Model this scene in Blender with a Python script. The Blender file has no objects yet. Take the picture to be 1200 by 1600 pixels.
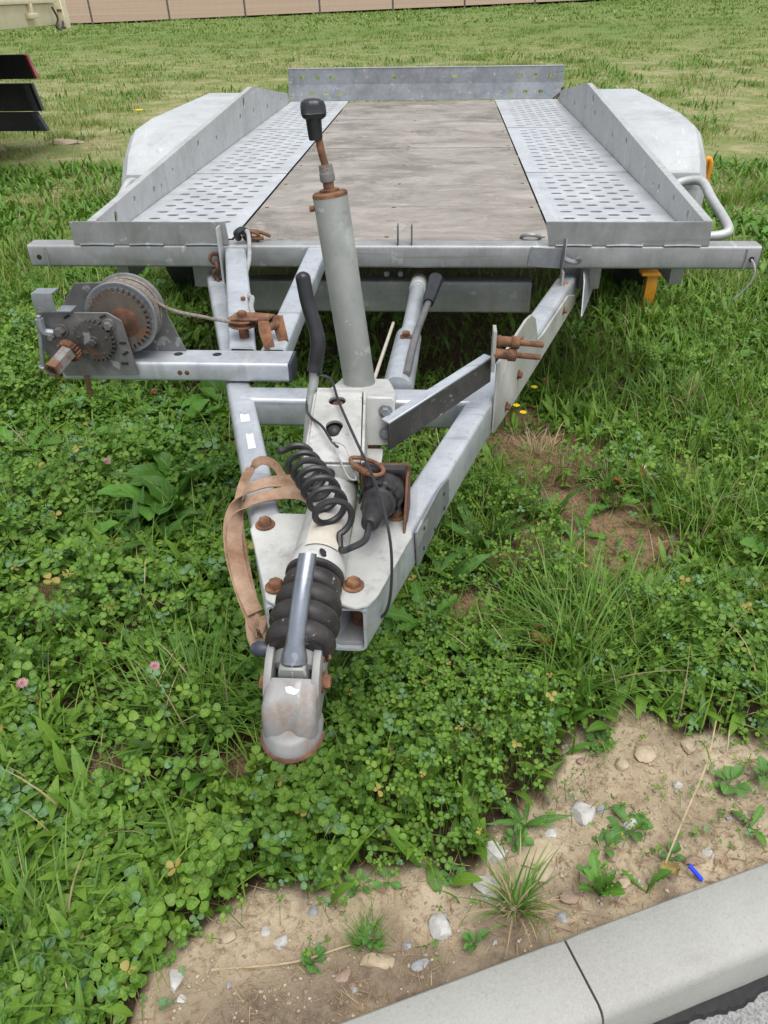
import bpy, bmesh, math, random
import numpy as np
from mathutils import Matrix, Vector, Euler

random.seed(7); rng = np.random.default_rng(11)
SC = bpy.context.scene
COL = SC.collection
rad = math.radians

# ------------------------------------------------------------------ camera, sky, sun, exposure
# metres; the trailer's deck is z = 0, its front beam lies on y = 0, the ground is at z = G
G = -0.55
cam_d = bpy.data.cameras.new('camera'); cam = bpy.data.objects.new('camera', cam_d); COL.objects.link(cam)
SC.camera = cam
cam_d.sensor_fit = 'VERTICAL'; cam_d.sensor_height = 36.0; cam_d.lens = 27.05
cam_d.clip_start = 0.02; cam_d.clip_end = 2000
_yaw, _pit, _rol = -0.0784, 0.5983, -0.0196
_f = Vector((math.sin(_yaw)*math.cos(_pit), math.cos(_yaw)*math.cos(_pit), -math.sin(_pit)))
_r = Vector((math.cos(_yaw), -math.sin(_yaw), 0)); _u = _r.cross(_f)
_c, _s = math.cos(_rol), math.sin(_rol)
_r2 = _c*_r + _s*_u; _u2 = -_s*_r + _c*_u
cam.matrix_world = Matrix(((_r2.x, _u2.x, -_f.x, 0.1333), (_r2.y, _u2.y, -_f.y, -2.1518), (_r2.z, _u2.z, -_f.z, 0.5858), (0, 0, 0, 1)))

SUN_EL, SUN_AZ = 72, 150            # azimuth from +y, clockwise
W = bpy.data.worlds.new('World'); SC.world = W; W.use_nodes = True
nt = W.node_tree; bg = nt.nodes['Background']
sky = nt.nodes.new('ShaderNodeTexSky'); sky.sky_type = 'NISHITA'; sky.sun_disc = False
sky.sun_elevation = rad(SUN_EL); sky.sun_rotation = rad(SUN_AZ); sky.air_density = 1.0; sky.dust_density = 1.5; sky.ozone_density = 1.0
hs = nt.nodes.new('ShaderNodeHueSaturation'); hs.inputs['Saturation'].default_value = 0.30     # overcast: the cloud greys the blue
nt.links.new(sky.outputs[0], hs.inputs['Color']); nt.links.new(hs.outputs[0], bg.inputs[0])
bg.inputs[1].default_value = 0.085
sun_d = bpy.data.lights.new('sun', 'SUN'); sun = bpy.data.objects.new('sun', sun_d); COL.objects.link(sun)
sun_d.energy = 1.5; sun_d.angle = rad(48); sun_d.color = (1, 0.985, 0.965)
_sd = Vector((math.sin(rad(SUN_AZ))*math.cos(rad(SUN_EL)), math.cos(rad(SUN_AZ))*math.cos(rad(SUN_EL)), math.sin(rad(SUN_EL))))
sun.rotation_euler = _sd.to_track_quat('Z', 'Y').to_euler(); sun.location = (0, 0, 20)
vs = SC.view_settings
vs.view_transform = 'Standard'; vs.look = 'None'; vs.gamma = 1; vs.use_curve_mapping = False
vs.exposure = 1.24

# ------------------------------------------------------------------ materials
class NT:
    def __init__(s, name):
        s.m = bpy.data.materials.new(name); s.m.use_nodes = True; s.t = s.m.node_tree
        s.b = s.t.nodes['Principled BSDF']; s.tc = s.t.nodes.new('ShaderNodeTexCoord')
    def n(s, typ, **kw):
        x = s.t.nodes.new('ShaderNode' + typ)
        for k, v in kw.items(): setattr(x, k, v)
        return x
    def L(s, a, b): s.t.links.new(a, b)
    def put(s, sock, v):
        if hasattr(v, 'is_linked') or isinstance(v, bpy.types.NodeSocket): s.L(v, sock)
        else:
            if isinstance(v, tuple) and len(v) == 3 and sock.type == 'RGBA': v = v + (1,)
            sock.default_value = v
    def vec(s, scale=(1, 1, 1), rot=(0, 0, 0), src='Object'):
        m = s.n('Mapping'); s.L(s.tc.outputs[src], m.inputs[0]); m.inputs['Scale'].default_value = scale; m.inputs['Rotation'].default_value = rot
        return m.outputs[0]
    def noise(s, scale, detail=4, rough=.55, vec=None, dist=0):
        x = s.n('TexNoise'); x.inputs['Scale'].default_value = scale; x.inputs['Detail'].default_value = detail
        x.inputs['Roughness'].default_value = rough; x.inputs['Distortion'].default_value = dist
        s.L(vec if vec else s.tc.outputs['Object'], x.inputs['Vector']); return x.outputs['Fac']
    def voro(s, scale, out='Distance', feat='F1', vec=None):
        x = s.n('TexVoronoi', feature=feat); x.inputs['Scale'].default_value = scale
        s.L(vec if vec else s.tc.outputs['Object'], x.inputs['Vector']); return x.outputs[out]
    def ramp(s, fac, a, b, lo=0.0, hi=1.0):
        x = s.n('MapRange'); x.inputs['From Min'].default_value = a; x.inputs['From Max'].default_value = b
        x.inputs['To Min'].default_value = lo; x.inputs['To Max'].default_value = hi; s.put(x.inputs[0], fac); return x.outputs[0]
    def mix(s, fac, a, b, mode='MIX'):
        x = s.n('Mix', data_type='RGBA', blend_type=mode); s.put(x.inputs[0], fac); s.put(x.inputs[6], a); s.put(x.inputs[7], b); return x.outputs[2]
    def math(s, op, a, b=0.0):
        x = s.n('Math', operation=op); s.put(x.inputs[0], a); s.put(x.inputs[1], b); return x.outputs[0]
    def attr(s, name, out='Color'):
        x = s.n('Attribute', attribute_name=name); return x.outputs[out]
    def bump(s, h, strength=.3, dist=.002):
        x = s.n('Bump'); x.inputs['Strength'].default_value = strength; x.inputs['Distance'].default_value = dist
        s.put(x.inputs['Height'], h); s.L(x.outputs[0], s.b.inputs['Normal'])
    def set(s, color=None, rough=None, metal=None, spec=None):
        if color is not None: s.put(s.b.inputs['Base Color'], color)
        if rough is not None: s.put(s.b.inputs['Roughness'], rough)
        if metal is not None: s.put(s.b.inputs['Metallic'], metal)
        if spec is not None: s.put(s.b.inputs['Specular IOR Level'], spec)
        return s.m

RUST = ((0.075, 0.032, 0.018), (0.22, 0.100, 0.050))
def steel(name, ca, cb, metal=.5, rough=(.38, .62), rust=0.0, grime=.45, spangle=.25, oxide=.5, scale=1.0, rc=None, soft=.08):
    """weathered metal: two tones, spangle, white bloom, grime, scratches and rust spots"""
    k = NT(name)
    n1 = k.noise(9*scale, 6, .65); n2 = k.noise(60*scale, 5, .7); sp = k.voro(70*scale, 'Color')
    base = k.mix(k.ramp(n1, .35, .68), ca, cb)
    g = k.n('RGBToBW'); k.L(sp, g.inputs[0])
    base = k.mix(spangle, base, k.mix(k.ramp(g.outputs[0], .3, .7), tuple(.72*x for x in ca), cb))
    ox = k.ramp(k.noise(5*scale, 7, .7, dist=.6), .55, .72, 0, oxide)
    base = k.mix(ox, base, (.62, .63, .62))
    gr = k.ramp(k.noise(3.3*scale, 8, .72, vec=k.vec((1, 1, .35))), .52, .75, 0, grime)
    base = k.mix(gr, base, (.14, .13, .115))
    sc = k.ramp(k.noise(30, 3, .5, vec=k.vec((1, .06, 1), (.3, .2, .9))), .66, .70, 0, .35)
    base = k.mix(sc, base, (.6, .61, .62))
    dr = k.ramp(k.noise(38*scale, 5, .7, vec=k.vec((1, 1, .07))), .56, .72, 0, grime*.75); base = k.mix(dr, base, (.17, .155, .135))
    s2 = k.ramp(k.noise(44, 3, .5, vec=k.vec((.05, 1, 1), (.5, .1, .2))), .65, .69, 0, .4); base = k.mix(s2, base, (.20, .195, .18))
    fine = k.ramp(n2, .60, .72, 0, .45); base = k.mix(fine, base, (.2, .19, .17))
    mt = metal
    if rust > 0:
        r = k.ramp(k.noise(14*scale, 8, .75), .72-.3*rust, .72+soft-.3*rust)
        rc = k.mix(k.noise(45, 4), *(rc or RUST)); base = k.mix(r, base, rc)
        mt = k.math('MULTIPLY', metal, k.math('SUBTRACT', 1.0, r))
    k.bump(k.noise(160, 4), .12, .001)
    return k.set(base, k.ramp(n1, .3, .7, rough[0], rough[1]), mt)

M_GALV = steel('galvanised_steel', (.20, .215, .23), (.31, .325, .34), .5, (.36, .55), .18, .5, .15, .3)
M_WALL = steel('galvanised_sheet', (.385, .39, .38), (.49, .495, .485), .3, (.42, .6), .12, .4, .12, .3)
M_PERF = steel('perforated_sheet', (.44, .455, .47), (.56, .575, .585), .35, (.4, .55), .05, .25, .12, .2)
M_TUBE = steel('bright_galvanised_tube', (.42, .445, .475), (.54, .565, .59), .45, (.34, .5), .18, .5, .13, .2)
M_BEAM = steel('dull_galvanised_beam', (.25, .255, .25), (.355, .36, .355), .4, (.42, .6), .25, .6, .10, .15)
M_JACK = steel('zinc_grey_tube', (.25, .262, .245), (.33, .34, .315), .35, (.42, .55), .12, .35, .05)
M_WHITE = steel('white_cast_paint', (.385, .385, .36), (.50, .495, .47), .1, (.42, .6), .40, .75, .0, .25)
M_PLATE = steel('stained_pale_plate', (.36, .35, .32), (.46, .45, .42), .2, (.42, .6), .3, .6, .0, .15)
M_HEAD = steel('worn_coupling_paint', (.195, .195, .188), (.285, .282, .27), .15, (.45, .65), .74, .55, .0, .35, 1.5, ((.15, .085, .05), (.27, .165, .105)), .22)
M_DIRTY = steel('greasy_steel', (.12, .118, .115), (.22, .22, .218), .5, (.4, .6), .45, .75, .08, .2, 1.8)
M_GEAR = steel('greasy_dark_gear', (.055, .05, .047), (.12, .11, .105), .45, (.4, .6), .5, .7, .0, .05, 2.2)
M_GUARD = steel('grey_mudguard_plastic', (.37, .385, .385), (.44, .455, .455), .0, (.42, .55), .0, .5, .0, .25)
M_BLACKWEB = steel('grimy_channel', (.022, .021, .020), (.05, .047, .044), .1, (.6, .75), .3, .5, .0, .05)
M_SPROCKET = steel('brown_greased_gear', (.085, .066, .052), (.15, .125, .105), .4, (.45, .6), .55, .6, .0, .05, 1.8)
M_SOCK = steel('rusting_socket', (.16, .15, .14), (.26, .255, .245), .4, (.4, .6), .72, .6, .0, .1, 2.0)
M_ZINC = steel('polished_lever', (.20, .215, .25), (.31, .33, .365), .85, (.24, .38), .1, .25, .06, .1)

def flat(name, ca, cb, scale=20, rough=.5, metal=0, bump=.1, detail=5, spec=.5, dust=None):
    k = NT(name); c = k.mix(k.ramp(k.noise(scale, detail, .65), .35, .68), ca, cb)
    if dust: c = k.mix(k.ramp(k.noise(scale*.6, 7, .75), dust[0], dust[0]+.1, 0, dust[1]), c, dust[2])
    k.bump(k.noise(scale*6, 4), bump, .001); return k.set(c, rough, metal, spec)
M_RUST = flat('rusty_iron', (.06, .028, .017), (.27, .125, .058), 38, .85, .05, .6, 7)
M_RIM = flat('brown_rust_rim', (.075, .035, .022), (.21, .10, .06), 50, .8, .1, .5)
M_RUSTD = flat('dark_rust', (.05, .025, .016), (.17, .075, .04), 40, .8, .1, .4)
M_RUBBER = flat('black_rubber', (.012, .011, .011), (.035, .032, .03), 40, .55, 0, .15, dust=(.66, .5, (.28, .27, .25)))
M_BELLOW = flat('splattered_rubber', (.014, .012, .012), (.04, .034, .03), 50, .5, 0, .15, dust=(.63, .95, (.60, .60, .58)))
M_PLAST = flat('black_plastic', (.010, .011, .013), (.022, .023, .026), 25, .38, 0, .08, dust=(.72, .25, (.25, .25, .25)))
M_CABLE = flat('black_cable', (.012, .012, .013), (.03, .03, .03), 30, .45)
M_GREYCABLE = flat('grey_cable', (.25, .245, .24), (.38, .37, .36), 60, .6)
M_ROPE = flat('steel_rope', (.16, .13, .11), (.32, .28, .24), 150, .55, .4, .6)
M_DARK = flat('painted_cavity_dark', (.01, .01, .01), (.02, .02, .02), 30, .8)  # near-black colour painting the shade inside holes, slots and voids
M_BLUEC = flat('blue_black_cap', (.02, .024, .035), (.05, .055, .07), 40, .5, dust=(.6, .4, (.3, .3, .3)))
M_ORANGE = flat('orange_plastic', (.55, .22, .012), (.68, .31, .03), 14, .45)
M_CREAM = flat('cream_paint', (.60, .53, .36), (.72, .65, .47), 6, .45, dust=(.70, .4, (.3, .2, .12)))
M_RED = flat('red_reflector', (.35, .01, .012), (.5, .03, .02), 30, .25)
M_STICK = flat('torn_sticker', (.68, .68, .66), (.78, .78, .76), 60, .6, dust=(.62, .6, (.4, .39, .37)))
M_LABEL = flat('faded_label', (.43, .39, .32), (.54, .50, .43), 40, .55, dust=(.62, .4, (.4, .32, .22)))
M_POST = flat('fence_post_steel', (.07, .065, .06), (.13, .12, .11), 8, .7)
M_BLUE = flat('blue_plastic', (.01, .03, .5), (.02, .06, .7), 30, .35)
M_PAPER = flat('wrapper_white', (.66, .66, .66), (.78, .78, .78), 30, .4)
M_WRAPRED = flat('wrapper_red', (.42, .09, .03), (.55, .14, .05), 30, .4)
M_BROWNLEAF = flat('withered_leaf', (.20, .08, .025), (.36, .17, .06), 60, .6)
M_TYRE = flat('tyre_rubber', (.012, .012, .012), (.03, .03, .03), 30, .7)

def m_wood():
    k = NT('weathered_plywood')
    v = k.vec((1, 7, 1)); a = k.noise(2.6, 9, .72, k.vec((1, 2.0, 1)), .8); b = k.noise(20, 8, .78, k.vec((1, 3.0, 1)), .9); c2 = k.noise(2.3, 8, .75, None, .5)
    col = k.mix(k.ramp(a, .36, .64), (.175, .158, .135), (.335, .308, .272))
    col = k.mix(k.ramp(b, .56, .66, 0, .75), col, (.125, .098, .072))
    col = k.mix(k.ramp(c2, .50, .64, 0, .9), col, (.115, .10, .085)); col = k.mix(k.ramp(k.noise(5.5, 9, .8, None, 1.0), .54, .64, 0, .6), col, (.24, .215, .185))
    w = k.ramp(k.noise(9, 9, .82, k.vec((.7, 2.2, 1), (0, 0, .5)), .7), .56, .66, 0, .75); col = k.mix(w, col, (.47, .435, .395))
    sp = k.ramp(k.noise(90, 3, .6), .70, .74, 0, .5); col = k.mix(sp, col, (.10, .085, .07))
    k.bump(k.math('ADD', b, k.noise(60, 4, .6, k.vec((1, 8, 1)))), .4, .002); return k.set(col, .78, 0, .3)
M_WOOD = m_wood()

def m_web():
    k = NT('faded_webbing'); w = k.n('TexWave', wave_type='BANDS', bands_direction='DIAGONAL'); w.inputs['Scale'].default_value = 130; w.inputs['Distortion'].default_value = 1.5
    k.L(k.tc.outputs['Object'], w.inputs[0])
    c = k.mix(k.ramp(k.noise(22, 6, .7), .35, .65), (.20, .115, .07), (.40, .28, .195)); c = k.mix(k.ramp(w.outputs['Fac'], .2, .8, 0, .28), c, (.26, .13, .08))
    k.bump(w.outputs['Fac'], .5, .001); return k.set(c, .85, 0, .2)
M_WEB = m_web()

def m_conc():
    k = NT('kerb_concrete'); a = k.noise(3, 6, .6); b = k.noise(260, 3, .6); v = k.voro(420, 'Color'); g = k.n('RGBToBW'); k.L(v, g.inputs[0])
    c = k.mix(k.ramp(a, .35, .65), (.305, .30, .272), (.36, .355, .325)); c = k.mix(k.ramp(g.outputs[0], .25, .75, 0, .22), c, (.44, .435, .40))
    c = k.mix(k.ramp(b, .58, .70, 0, .4), c, (.22, .215, .20))
    st = k.ramp(k.noise(7, 6, .7), .60, .74, 0, .35); c = k.mix(st, c, (.36, .31, .24)); c = k.mix(k.ramp(k.noise(2.6, 8, .75, None, .8), .52, .68, 0, .45), c, (.20, .195, .175)); c = k.mix(k.ramp(k.noise(28, 5, .75), .66, .74, 0, .6), c, (.17, .165, .15))
    geo = k.n('NewGeometry'); sx = k.n('SeparateXYZ'); k.L(geo.outputs['Normal'], sx.inputs[0])
    k.bump(k.math('ADD', b, k.math('MULTIPLY', g.outputs[0], .6)), .35, .0015); return k.set(c, .85, 0, .3)
M_CONC = m_conc()
def m_asph():
    k = NT('asphalt'); v = k.voro(330, 'Color'); g = k.n('RGBToBW'); k.L(v, g.inputs[0])
    c = k.mix(k.ramp(g.outputs[0], .2, .8), (.14, .14, .14), (.30, .295, .285)); c = k.mix(k.ramp(k.noise(6, 6, .7), .4, .7, 0, .4), c, (.26, .25, .235))
    k.bump(k.voro(330), .35, .0012); return k.set(c, .85)
M_ASPH = m_asph()
M_TAR = flat('bitumen_seal', (.006, .006, .006), (.02, .02, .02), 90, .35, 0, .5)

def m_ground():
    k = NT('ground'); at = k.n('SeparateColor'); k.L(k.attr('mask'), at.inputs[0])
    dirt, brown, mead = at.outputs[0], at.outputs[1], at.outputs[2]
    n1 = k.noise(7, 8, .7); n2 = k.noise(55, 7, .75); n3 = k.noise(230, 4, .6)
    soil = k.mix(k.ramp(n2, .35, .65), (.022, .015, .009), (.065, .043, .026))  # soil under the plants, darkened to paint shade into the gaps
    dc = k.mix(k.ramp(n1, .36, .64), (.32, .25, .16), (.46, .375, .26)); dc = k.mix(k.ramp(n2, .50, .66, 0, .8), dc, (.21, .15, .095))
    dc = k.mix(k.ramp(k.noise(110, 6, .8), .56, .66, 0, .55), dc, (.17, .125, .085)); dc = k.mix(k.ramp(n3, .58, .7, 0, .55), dc, (.55, .48, .385)); dc = k.mix(k.ramp(k.noise(18, 6, .7), .60, .72, 0, .45), dc, (.34, .20, .125))
    bc = k.mix(k.ramp(n2, .35, .65), (.15, .09, .055), (.33, .22, .135))
    md = k.mix(k.ramp(k.noise(2.6, 9, .72), .44, .62), (.150, .185, .055), (.31, .275, .150)); md = k.mix(k.ramp(k.noise(9, 7, .75), .45, .7, 0, .5), md, (.17, .175, .06))
    far = k.mix(k.ramp(k.noise(.35, 8, .7), .35, .62), (.10, .165, .036), (.17, .19, .062))
    pos = k.n('SeparateXYZ'); k.L(k.tc.outputs['Object'], pos.inputs[0]); md = k.mix(k.ramp(pos.outputs[1], 11, 22), md, far)
    c = k.mix(brown, soil, bc); c = k.mix(mead, c, md); kd = k.mix(k.ramp(n2, .35, .65), (.10, .075, .05), (.24, .185, .13)); c = k.mix(dirt, c, k.mix(k.attr('edge', 'Fac'), dc, kd))
    k.bump(k.math('ADD', n2, k.math('MULTIPLY', n3, .5)), .7, .008); return k.set(c, .95, 0, .15)
M_GROUND = m_ground()
def m_field():
    k = NT('stubble_field'); v = k.vec((.05, .9, 1), (0, 0, rad(-12)))
    c = k.mix(k.ramp(k.noise(.9, 8, .7, v), .35, .65), (.205, .148, .098), (.30, .225, .155)); c = k.mix(k.ramp(k.noise(4, 6, .7), .5, .75, 0, .4), c, (.25, .20, .12))
    k.bump(k.noise(3, 6, .7, v), .6, .1); return k.set(c, .95, 0, .1)
M_FIELD = m_field()

def m_leaf(name, vein=None, trans=.24, rough=.52, spec=.22, tint=(1.25, 1.35, .45)):
    """foliage: colour of each leaf from the 'col' attribute, pale midrib or chevron from the uv, light through the blade"""
    k = NT(name); c = k.attr('col')
    uv = k.n('SeparateXYZ'); k.L(k.tc.outputs['UV'], uv.inputs[0])
    if vein == 'clover':
        ch = k.math('ABSOLUTE', k.math('SUBTRACT', k.math('ADD', uv.outputs[1], k.math('MULTIPLY', k.math('ABSOLUTE', k.math('SUBTRACT', uv.outputs[0], .5)), .7)), .66))
        c = k.mix(k.ramp(ch, .03, .12, .30, 0), c, (.24, .40, .17))
    if vein in ('clover', 'broad'):
        mid = k.math('ABSOLUTE', k.math('SUBTRACT', uv.outputs[0], .5)); c = k.mix(k.ramp(mid, .015, .06, .42, 0), c, (.24, .34, .12))
    c = k.mix(k.ramp(k.noise(70, 4, .6), .35, .7, 0, .25), c, k.mix(.5, c, (.03, .07, .012)))
    k.set(c, rough, 0, spec)
    if vein == 'broad':
        w = k.math('SINE', k.math('MULTIPLY', k.math('SUBTRACT', uv.outputs[1], k.math('MULTIPLY', k.math('ABSOLUTE', k.math('SUBTRACT', uv.outputs[0], .5)), .6)), 48.0)); k.bump(w, .14, .002)
    tr = k.n('BsdfTranslucent'); k.put(tr.inputs[0], k.mix(1.0, c, tint, 'MULTIPLY'))
    ms = k.n('MixShader'); ms.inputs[0].default_value = trans
    out = k.t.nodes['Material Output']; k.L(k.b.outputs[0], ms.inputs[1]); k.L(tr.outputs[0], ms.inputs[2]); k.L(ms.outputs[0], out.inputs[0])
    return k.m
M_CLOVER = m_leaf('clover_leaf', 'clover'); M_GRASS = m_leaf('grass_blade', None, .22, .5, .25); M_BROAD = m_leaf('broad_leaf', 'broad', .22, .48, .28)
M_STRAW = flat('dry_straw', (.30, .22, .12), (.48, .38, .24), 60, .8)
M_STONE = [flat('limestone', (.36, .345, .315), (.50, .485, .45), 60, .85, 0, .5, dust=(.6, .5, (.40, .32, .22))),
           flat('sandstone', (.31, .24, .155), (.44, .355, .25), 40, .92, 0, .8, 7),
           flat('brown_stone', (.20, .14, .10), (.32, .235, .17), 50, .85, 0, .5),
           flat('grey_stone', (.20, .205, .205), (.33, .33, .325), 60, .8, 0, .5)]
M_PINK = flat('clover_bloom', (.50, .25, .27), (.66, .44, .44), 200, .7)
M_DRYBLOOM = flat('faded_bloom', (.27, .10, .05), (.40, .18, .09), 200, .8)
M_YELLOW = flat('yellow_petal', (.72, .50, .01), (.80, .60, .02), 100, .5)
M_STEM = flat('green_stem', (.07, .13, .03), (.12, .19, .05), 60, .6)

# ------------------------------------------------------------------ mesh helpers
class MB:
    def __init__(s): s.v = []; s.f = []
    def add(s, vs_, fs):
        o = len(s.v); s.v += [tuple(v) for v in vs_]; s.f += [tuple(i+o for i in f) for f in fs]; return s
    def bm(s, bm):
        bm.verts.index_update(); return s.add([v.co[:] for v in bm.verts], [[v.index for v in f.verts] for f in bm.faces])
    def box(s, x0, x1, y0, y1, z0, z1, bev=.002, M=None):
        b = bmesh.new(); bmesh.ops.create_cube(b, size=1)
        for v in b.verts: v.co = Vector(((x0+x1)/2 + v.co.x*(x1-x0), (y0+y1)/2 + v.co.y*(y1-y0), (z0+z1)/2 + v.co.z*(z1-z0)))
        if bev: bmesh.ops.bevel(b, geom=list(b.edges), offset=bev, segments=2, affect='EDGES', profile=.6)
        if M: b.transform(M)
        s.bm(b); b.free(); return s
    def prism(s, poly, vec, bev=.0, M=None, segs=1):
        """polygon of 3-d points extruded along vec"""
        b = bmesh.new(); vv = [b.verts.new(p) for p in poly]; f = b.faces.new(vv)
        r = bmesh.ops.extrude_face_region(b, geom=[f]); bmesh.ops.translate(b, verts=[e for e in r['geom'] if isinstance(e, bmesh.types.BMVert)], vec=vec)
        bmesh.ops.recalc_face_normals(b, faces=b.faces)
        if bev: bmesh.ops.bevel(b, geom=[e for e in b.edges if e.calc_face_angle(0) > .5], offset=bev, segments=segs, affect='EDGES', profile=.6)
        if M: b.transform(M)
        s.bm(b); b.free(); return s
    def tube(s, pts, r, n=10, caps=True, closed=False):
        pts = [Vector(p) for p in pts]; rs = r if isinstance(r, (list, tuple)) else [r]*len(pts); N = len(pts)
        def tang(i):
            if closed: return (pts[(i+1) % N]-pts[i-1]).normalized()
            return (pts[min(i+1, N-1)]-pts[max(i-1, 0)]).normalized()
        t = tang(0); a = Vector((0, 0, 1)) if abs(t.z) < .9 else Vector((1, 0, 0)); u = t.cross(a).normalized()
        V = []; F = []
        for i in range(N):
            t = tang(i); u = (u - t*u.dot(t)).normalized(); w = t.cross(u)
            V += [pts[i] + rs[i]*(math.cos(2*math.pi*k/n)*u + math.sin(2*math.pi*k/n)*w) for k in range(n)]
        for i in range(N if closed else N-1):
            j = (i+1) % N
            F += [(i*n+k, i*n+(k+1) % n, j*n+(k+1) % n, j*n+k) for k in range(n)]
        if caps and not closed: F += [tuple(range(n-1, -1, -1)), tuple((N-1)*n+k for k in range(n))]
        return s.add(V, F)
    def lathe(s, p0, p1, prof, n=24):
        """prof: (t along the axis 0..1 of p0->p1 or beyond, radius)"""
        p0 = Vector(p0); p1 = Vector(p1); d = p1-p0; t = d.normalized(); a = Vector((0, 0, 1)) if abs(t.z) < .9 else Vector((1, 0, 0))
        u = t.cross(a).normalized(); w = t.cross(u); V = []; F = []
        for (q, r) in prof: V += [p0+d*q+r*(math.cos(2*math.pi*k/n)*u+math.sin(2*math.pi*k/n)*w) for k in range(n)]
        for i in range(len(prof)-1): F += [(i*n+k, i*n+(k+1) % n, (i+1)*n+(k+1) % n, (i+1)*n+k) for k in range(n)]
        F += [tuple(range(n-1, -1, -1)), tuple((len(prof)-1)*n+k for k in range(n))]
        return s.add(V, F)
    def cyl(s, p0, p1, r, n=20, bev=.001):
        L = (Vector(p1)-Vector(p0)).length; e = min(bev/L, .3); return s.lathe(p0, p1, [(0, r-bev), (e, r), (1-e, r), (1, r-bev)], n)
    def hexbolt(s, p, axis, r, h, washer=True):
        p = Vector(p); ax = Vector(axis).normalized(); q = p
        if washer: s.cyl(p, p+ax*.0025, r*1.45, 18, .0005); q = p+ax*.0022
        L = h; return s.lathe(q, q+ax*L, [(0, r), (.75, r), (1, r*.82)], 6)
    def torus(s, c, R, r, nrm=(0, 0, 1), a0=0, a1=2*math.pi, n=24, m=8, sx=1.0):
        z = Vector(nrm).normalized(); a = Vector((0, 0, 1)) if abs(z.z) < .9 else Vector((1, 0, 0)); u = z.cross(a).normalized(); w = z.cross(u); c = Vector(c)
        full = abs(a1-a0-2*math.pi) < 1e-6; k = n if full else n+1
        return s.tube([c+R*(math.cos(a0+(a1-a0)*i/n)*u*sx+math.sin(a0+(a1-a0)*i/n)*w) for i in range(k)], r, m, True, full)
    def rect_tube(s, p0, p1, w, h, up=(0, 0, 1), rr=.008, wall=.004, cut=None):
        """hollow rounded rectangular tube; p0, p1 are the centres of its ends; cut = normal of a slanted cut at both ends"""
        p0 = Vector(p0); p1 = Vector(p1); t = (p1-p0).normalized(); up = Vector(up); side = t.cross(up).normalized(); up = side.cross(t)
        def ring(W_, H_, R_):
            o = []
            for (sx, sy, a) in ((1, 1, 0), (-1, 1, 90), (-1, -1, 180), (1, -1, 270)):
                for j in range(4):
                    an = rad(a+30*j); o.append((sx*(W_/2-R_)+R_*math.cos(an), sy*(H_/2-R_)+R_*math.sin(an)))
            return o
        A = ring(w, h, rr); B = ring(w-2*wall, h-2*wall, max(rr-wall, .001)); n = len(A); V = []
        for P in (p0, p1):
            for R_ in (A, B):
                for (x, y) in R_:
                    v = side*x+up*y
                    if cut: c = Vector(cut); v = v - t*(v.dot(c)/t.dot(c))
                    V.append(P+v)
        F = []
        for k in range(n):
            l = (k+1) % n
            F += [(k, l, 2*n+l, 2*n+k), (n+l, n+k, 3*n+k, 3*n+l), (l, k, n+k, n+l), (2*n+k, 2*n+l, 3*n+l, 3*n+k)]
        return s.add(V, F)
    def plate(s, outline, holes, th, M):
        """flat sheet with holes cut through it; 2-d outline and holes; M places it (sheet in local xy, thickness along z)"""
        cu = bpy.data.curves.new('t', 'CURVE'); cu.dimensions = '2D'; cu.fill_mode = 'BOTH'; cu.extrude = th/2
        for poly in [outline]+list(holes):
            sp = cu.splines.new('POLY'); sp.points.add(len(poly)-1); sp.use_cyclic_u = True
            for q, (x, y) in zip(sp.points, poly): q.co = (x, y, 0, 1)
        ob = bpy.data.objects.new('t', cu); me = ob.to_mesh()
        s.add([(M @ v.co)[:] for v in me.vertices], [tuple(p.vertices) for p in me.polygons])
        ob.to_mesh_clear(); bpy.data.objects.remove(ob); bpy.data.curves.remove(cu); return s
    def mesh(s, name, mat, sharp=38):
        me = bpy.data.meshes.new(name); me.from_pydata(s.v, [], s.f); me.materials.append(mat)
        b = bmesh.new(); b.from_mesh(me); bmesh.ops.recalc_face_normals(b, faces=b.faces); b.to_mesh(me); b.free()
        me.polygons.foreach_set('use_smooth', [True]*len(me.polygons)); me.set_sharp_from_angle(angle=rad(sharp)); return me

def link(name, me, parent=None, label=None, cat=None, group=None, kind=None):
    o = bpy.data.objects.new(name, me); COL.objects.link(o)
    if parent is not None:
        o.parent = parent
        if parent.type == 'EMPTY': o.matrix_parent_inverse = Matrix.LocRotScale(parent.location, parent.rotation_euler, parent.scale).inverted()
    return tag(o, label, cat, group, kind)
def tag(o, label=None, cat=None, group=None, kind=None):
    for k, v in (('label', label), ('category', cat), ('group', group), ('kind', kind)):
        if v: o[k] = v
    return o
def obj(name, mb, mat, parent=None, label=None, cat=None, group=None, kind=None, sharp=38):
    return link(name, mb.mesh(name, mat, sharp), parent, label, cat, group, kind)
def each(name, mbs, mat, parent, sharp=38):
    for m_ in mbs: obj(name, m_, mat, parent, sharp=sharp)
def empty(name, loc, label, cat, group=None):
    o = bpy.data.objects.new(name, None); COL.objects.link(o); o.location = loc; o.empty_display_size = .1; return tag(o, label, cat, group)
def smooth(pts, k=6):
    P = [Vector(p) for p in pts]; P = [2*P[0]-P[1]]+P+[2*P[-1]-P[-2]]; out = []
    for i in range(1, len(P)-2):
        for j in range(k):
            t = j/k; a, b, c, d = P[i-1:i+3]
            out.append(.5*((2*b)+(c-a)*t+(2*a-5*b+4*c-d)*t*t+(3*b-a-3*c+d)*t**3))
    return out+[P[-2]]
def slot(cx, cy, L, w, n=4):
    o = []
    for sgn, a0 in ((1, -90), (-1, 90)):
        for j in range(n+1):
            a = rad(a0+180*j/n); o.append((cx+sgn*(L-w)/2+w/2*math.cos(a), cy+w/2*math.sin(a)))
    return o

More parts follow.
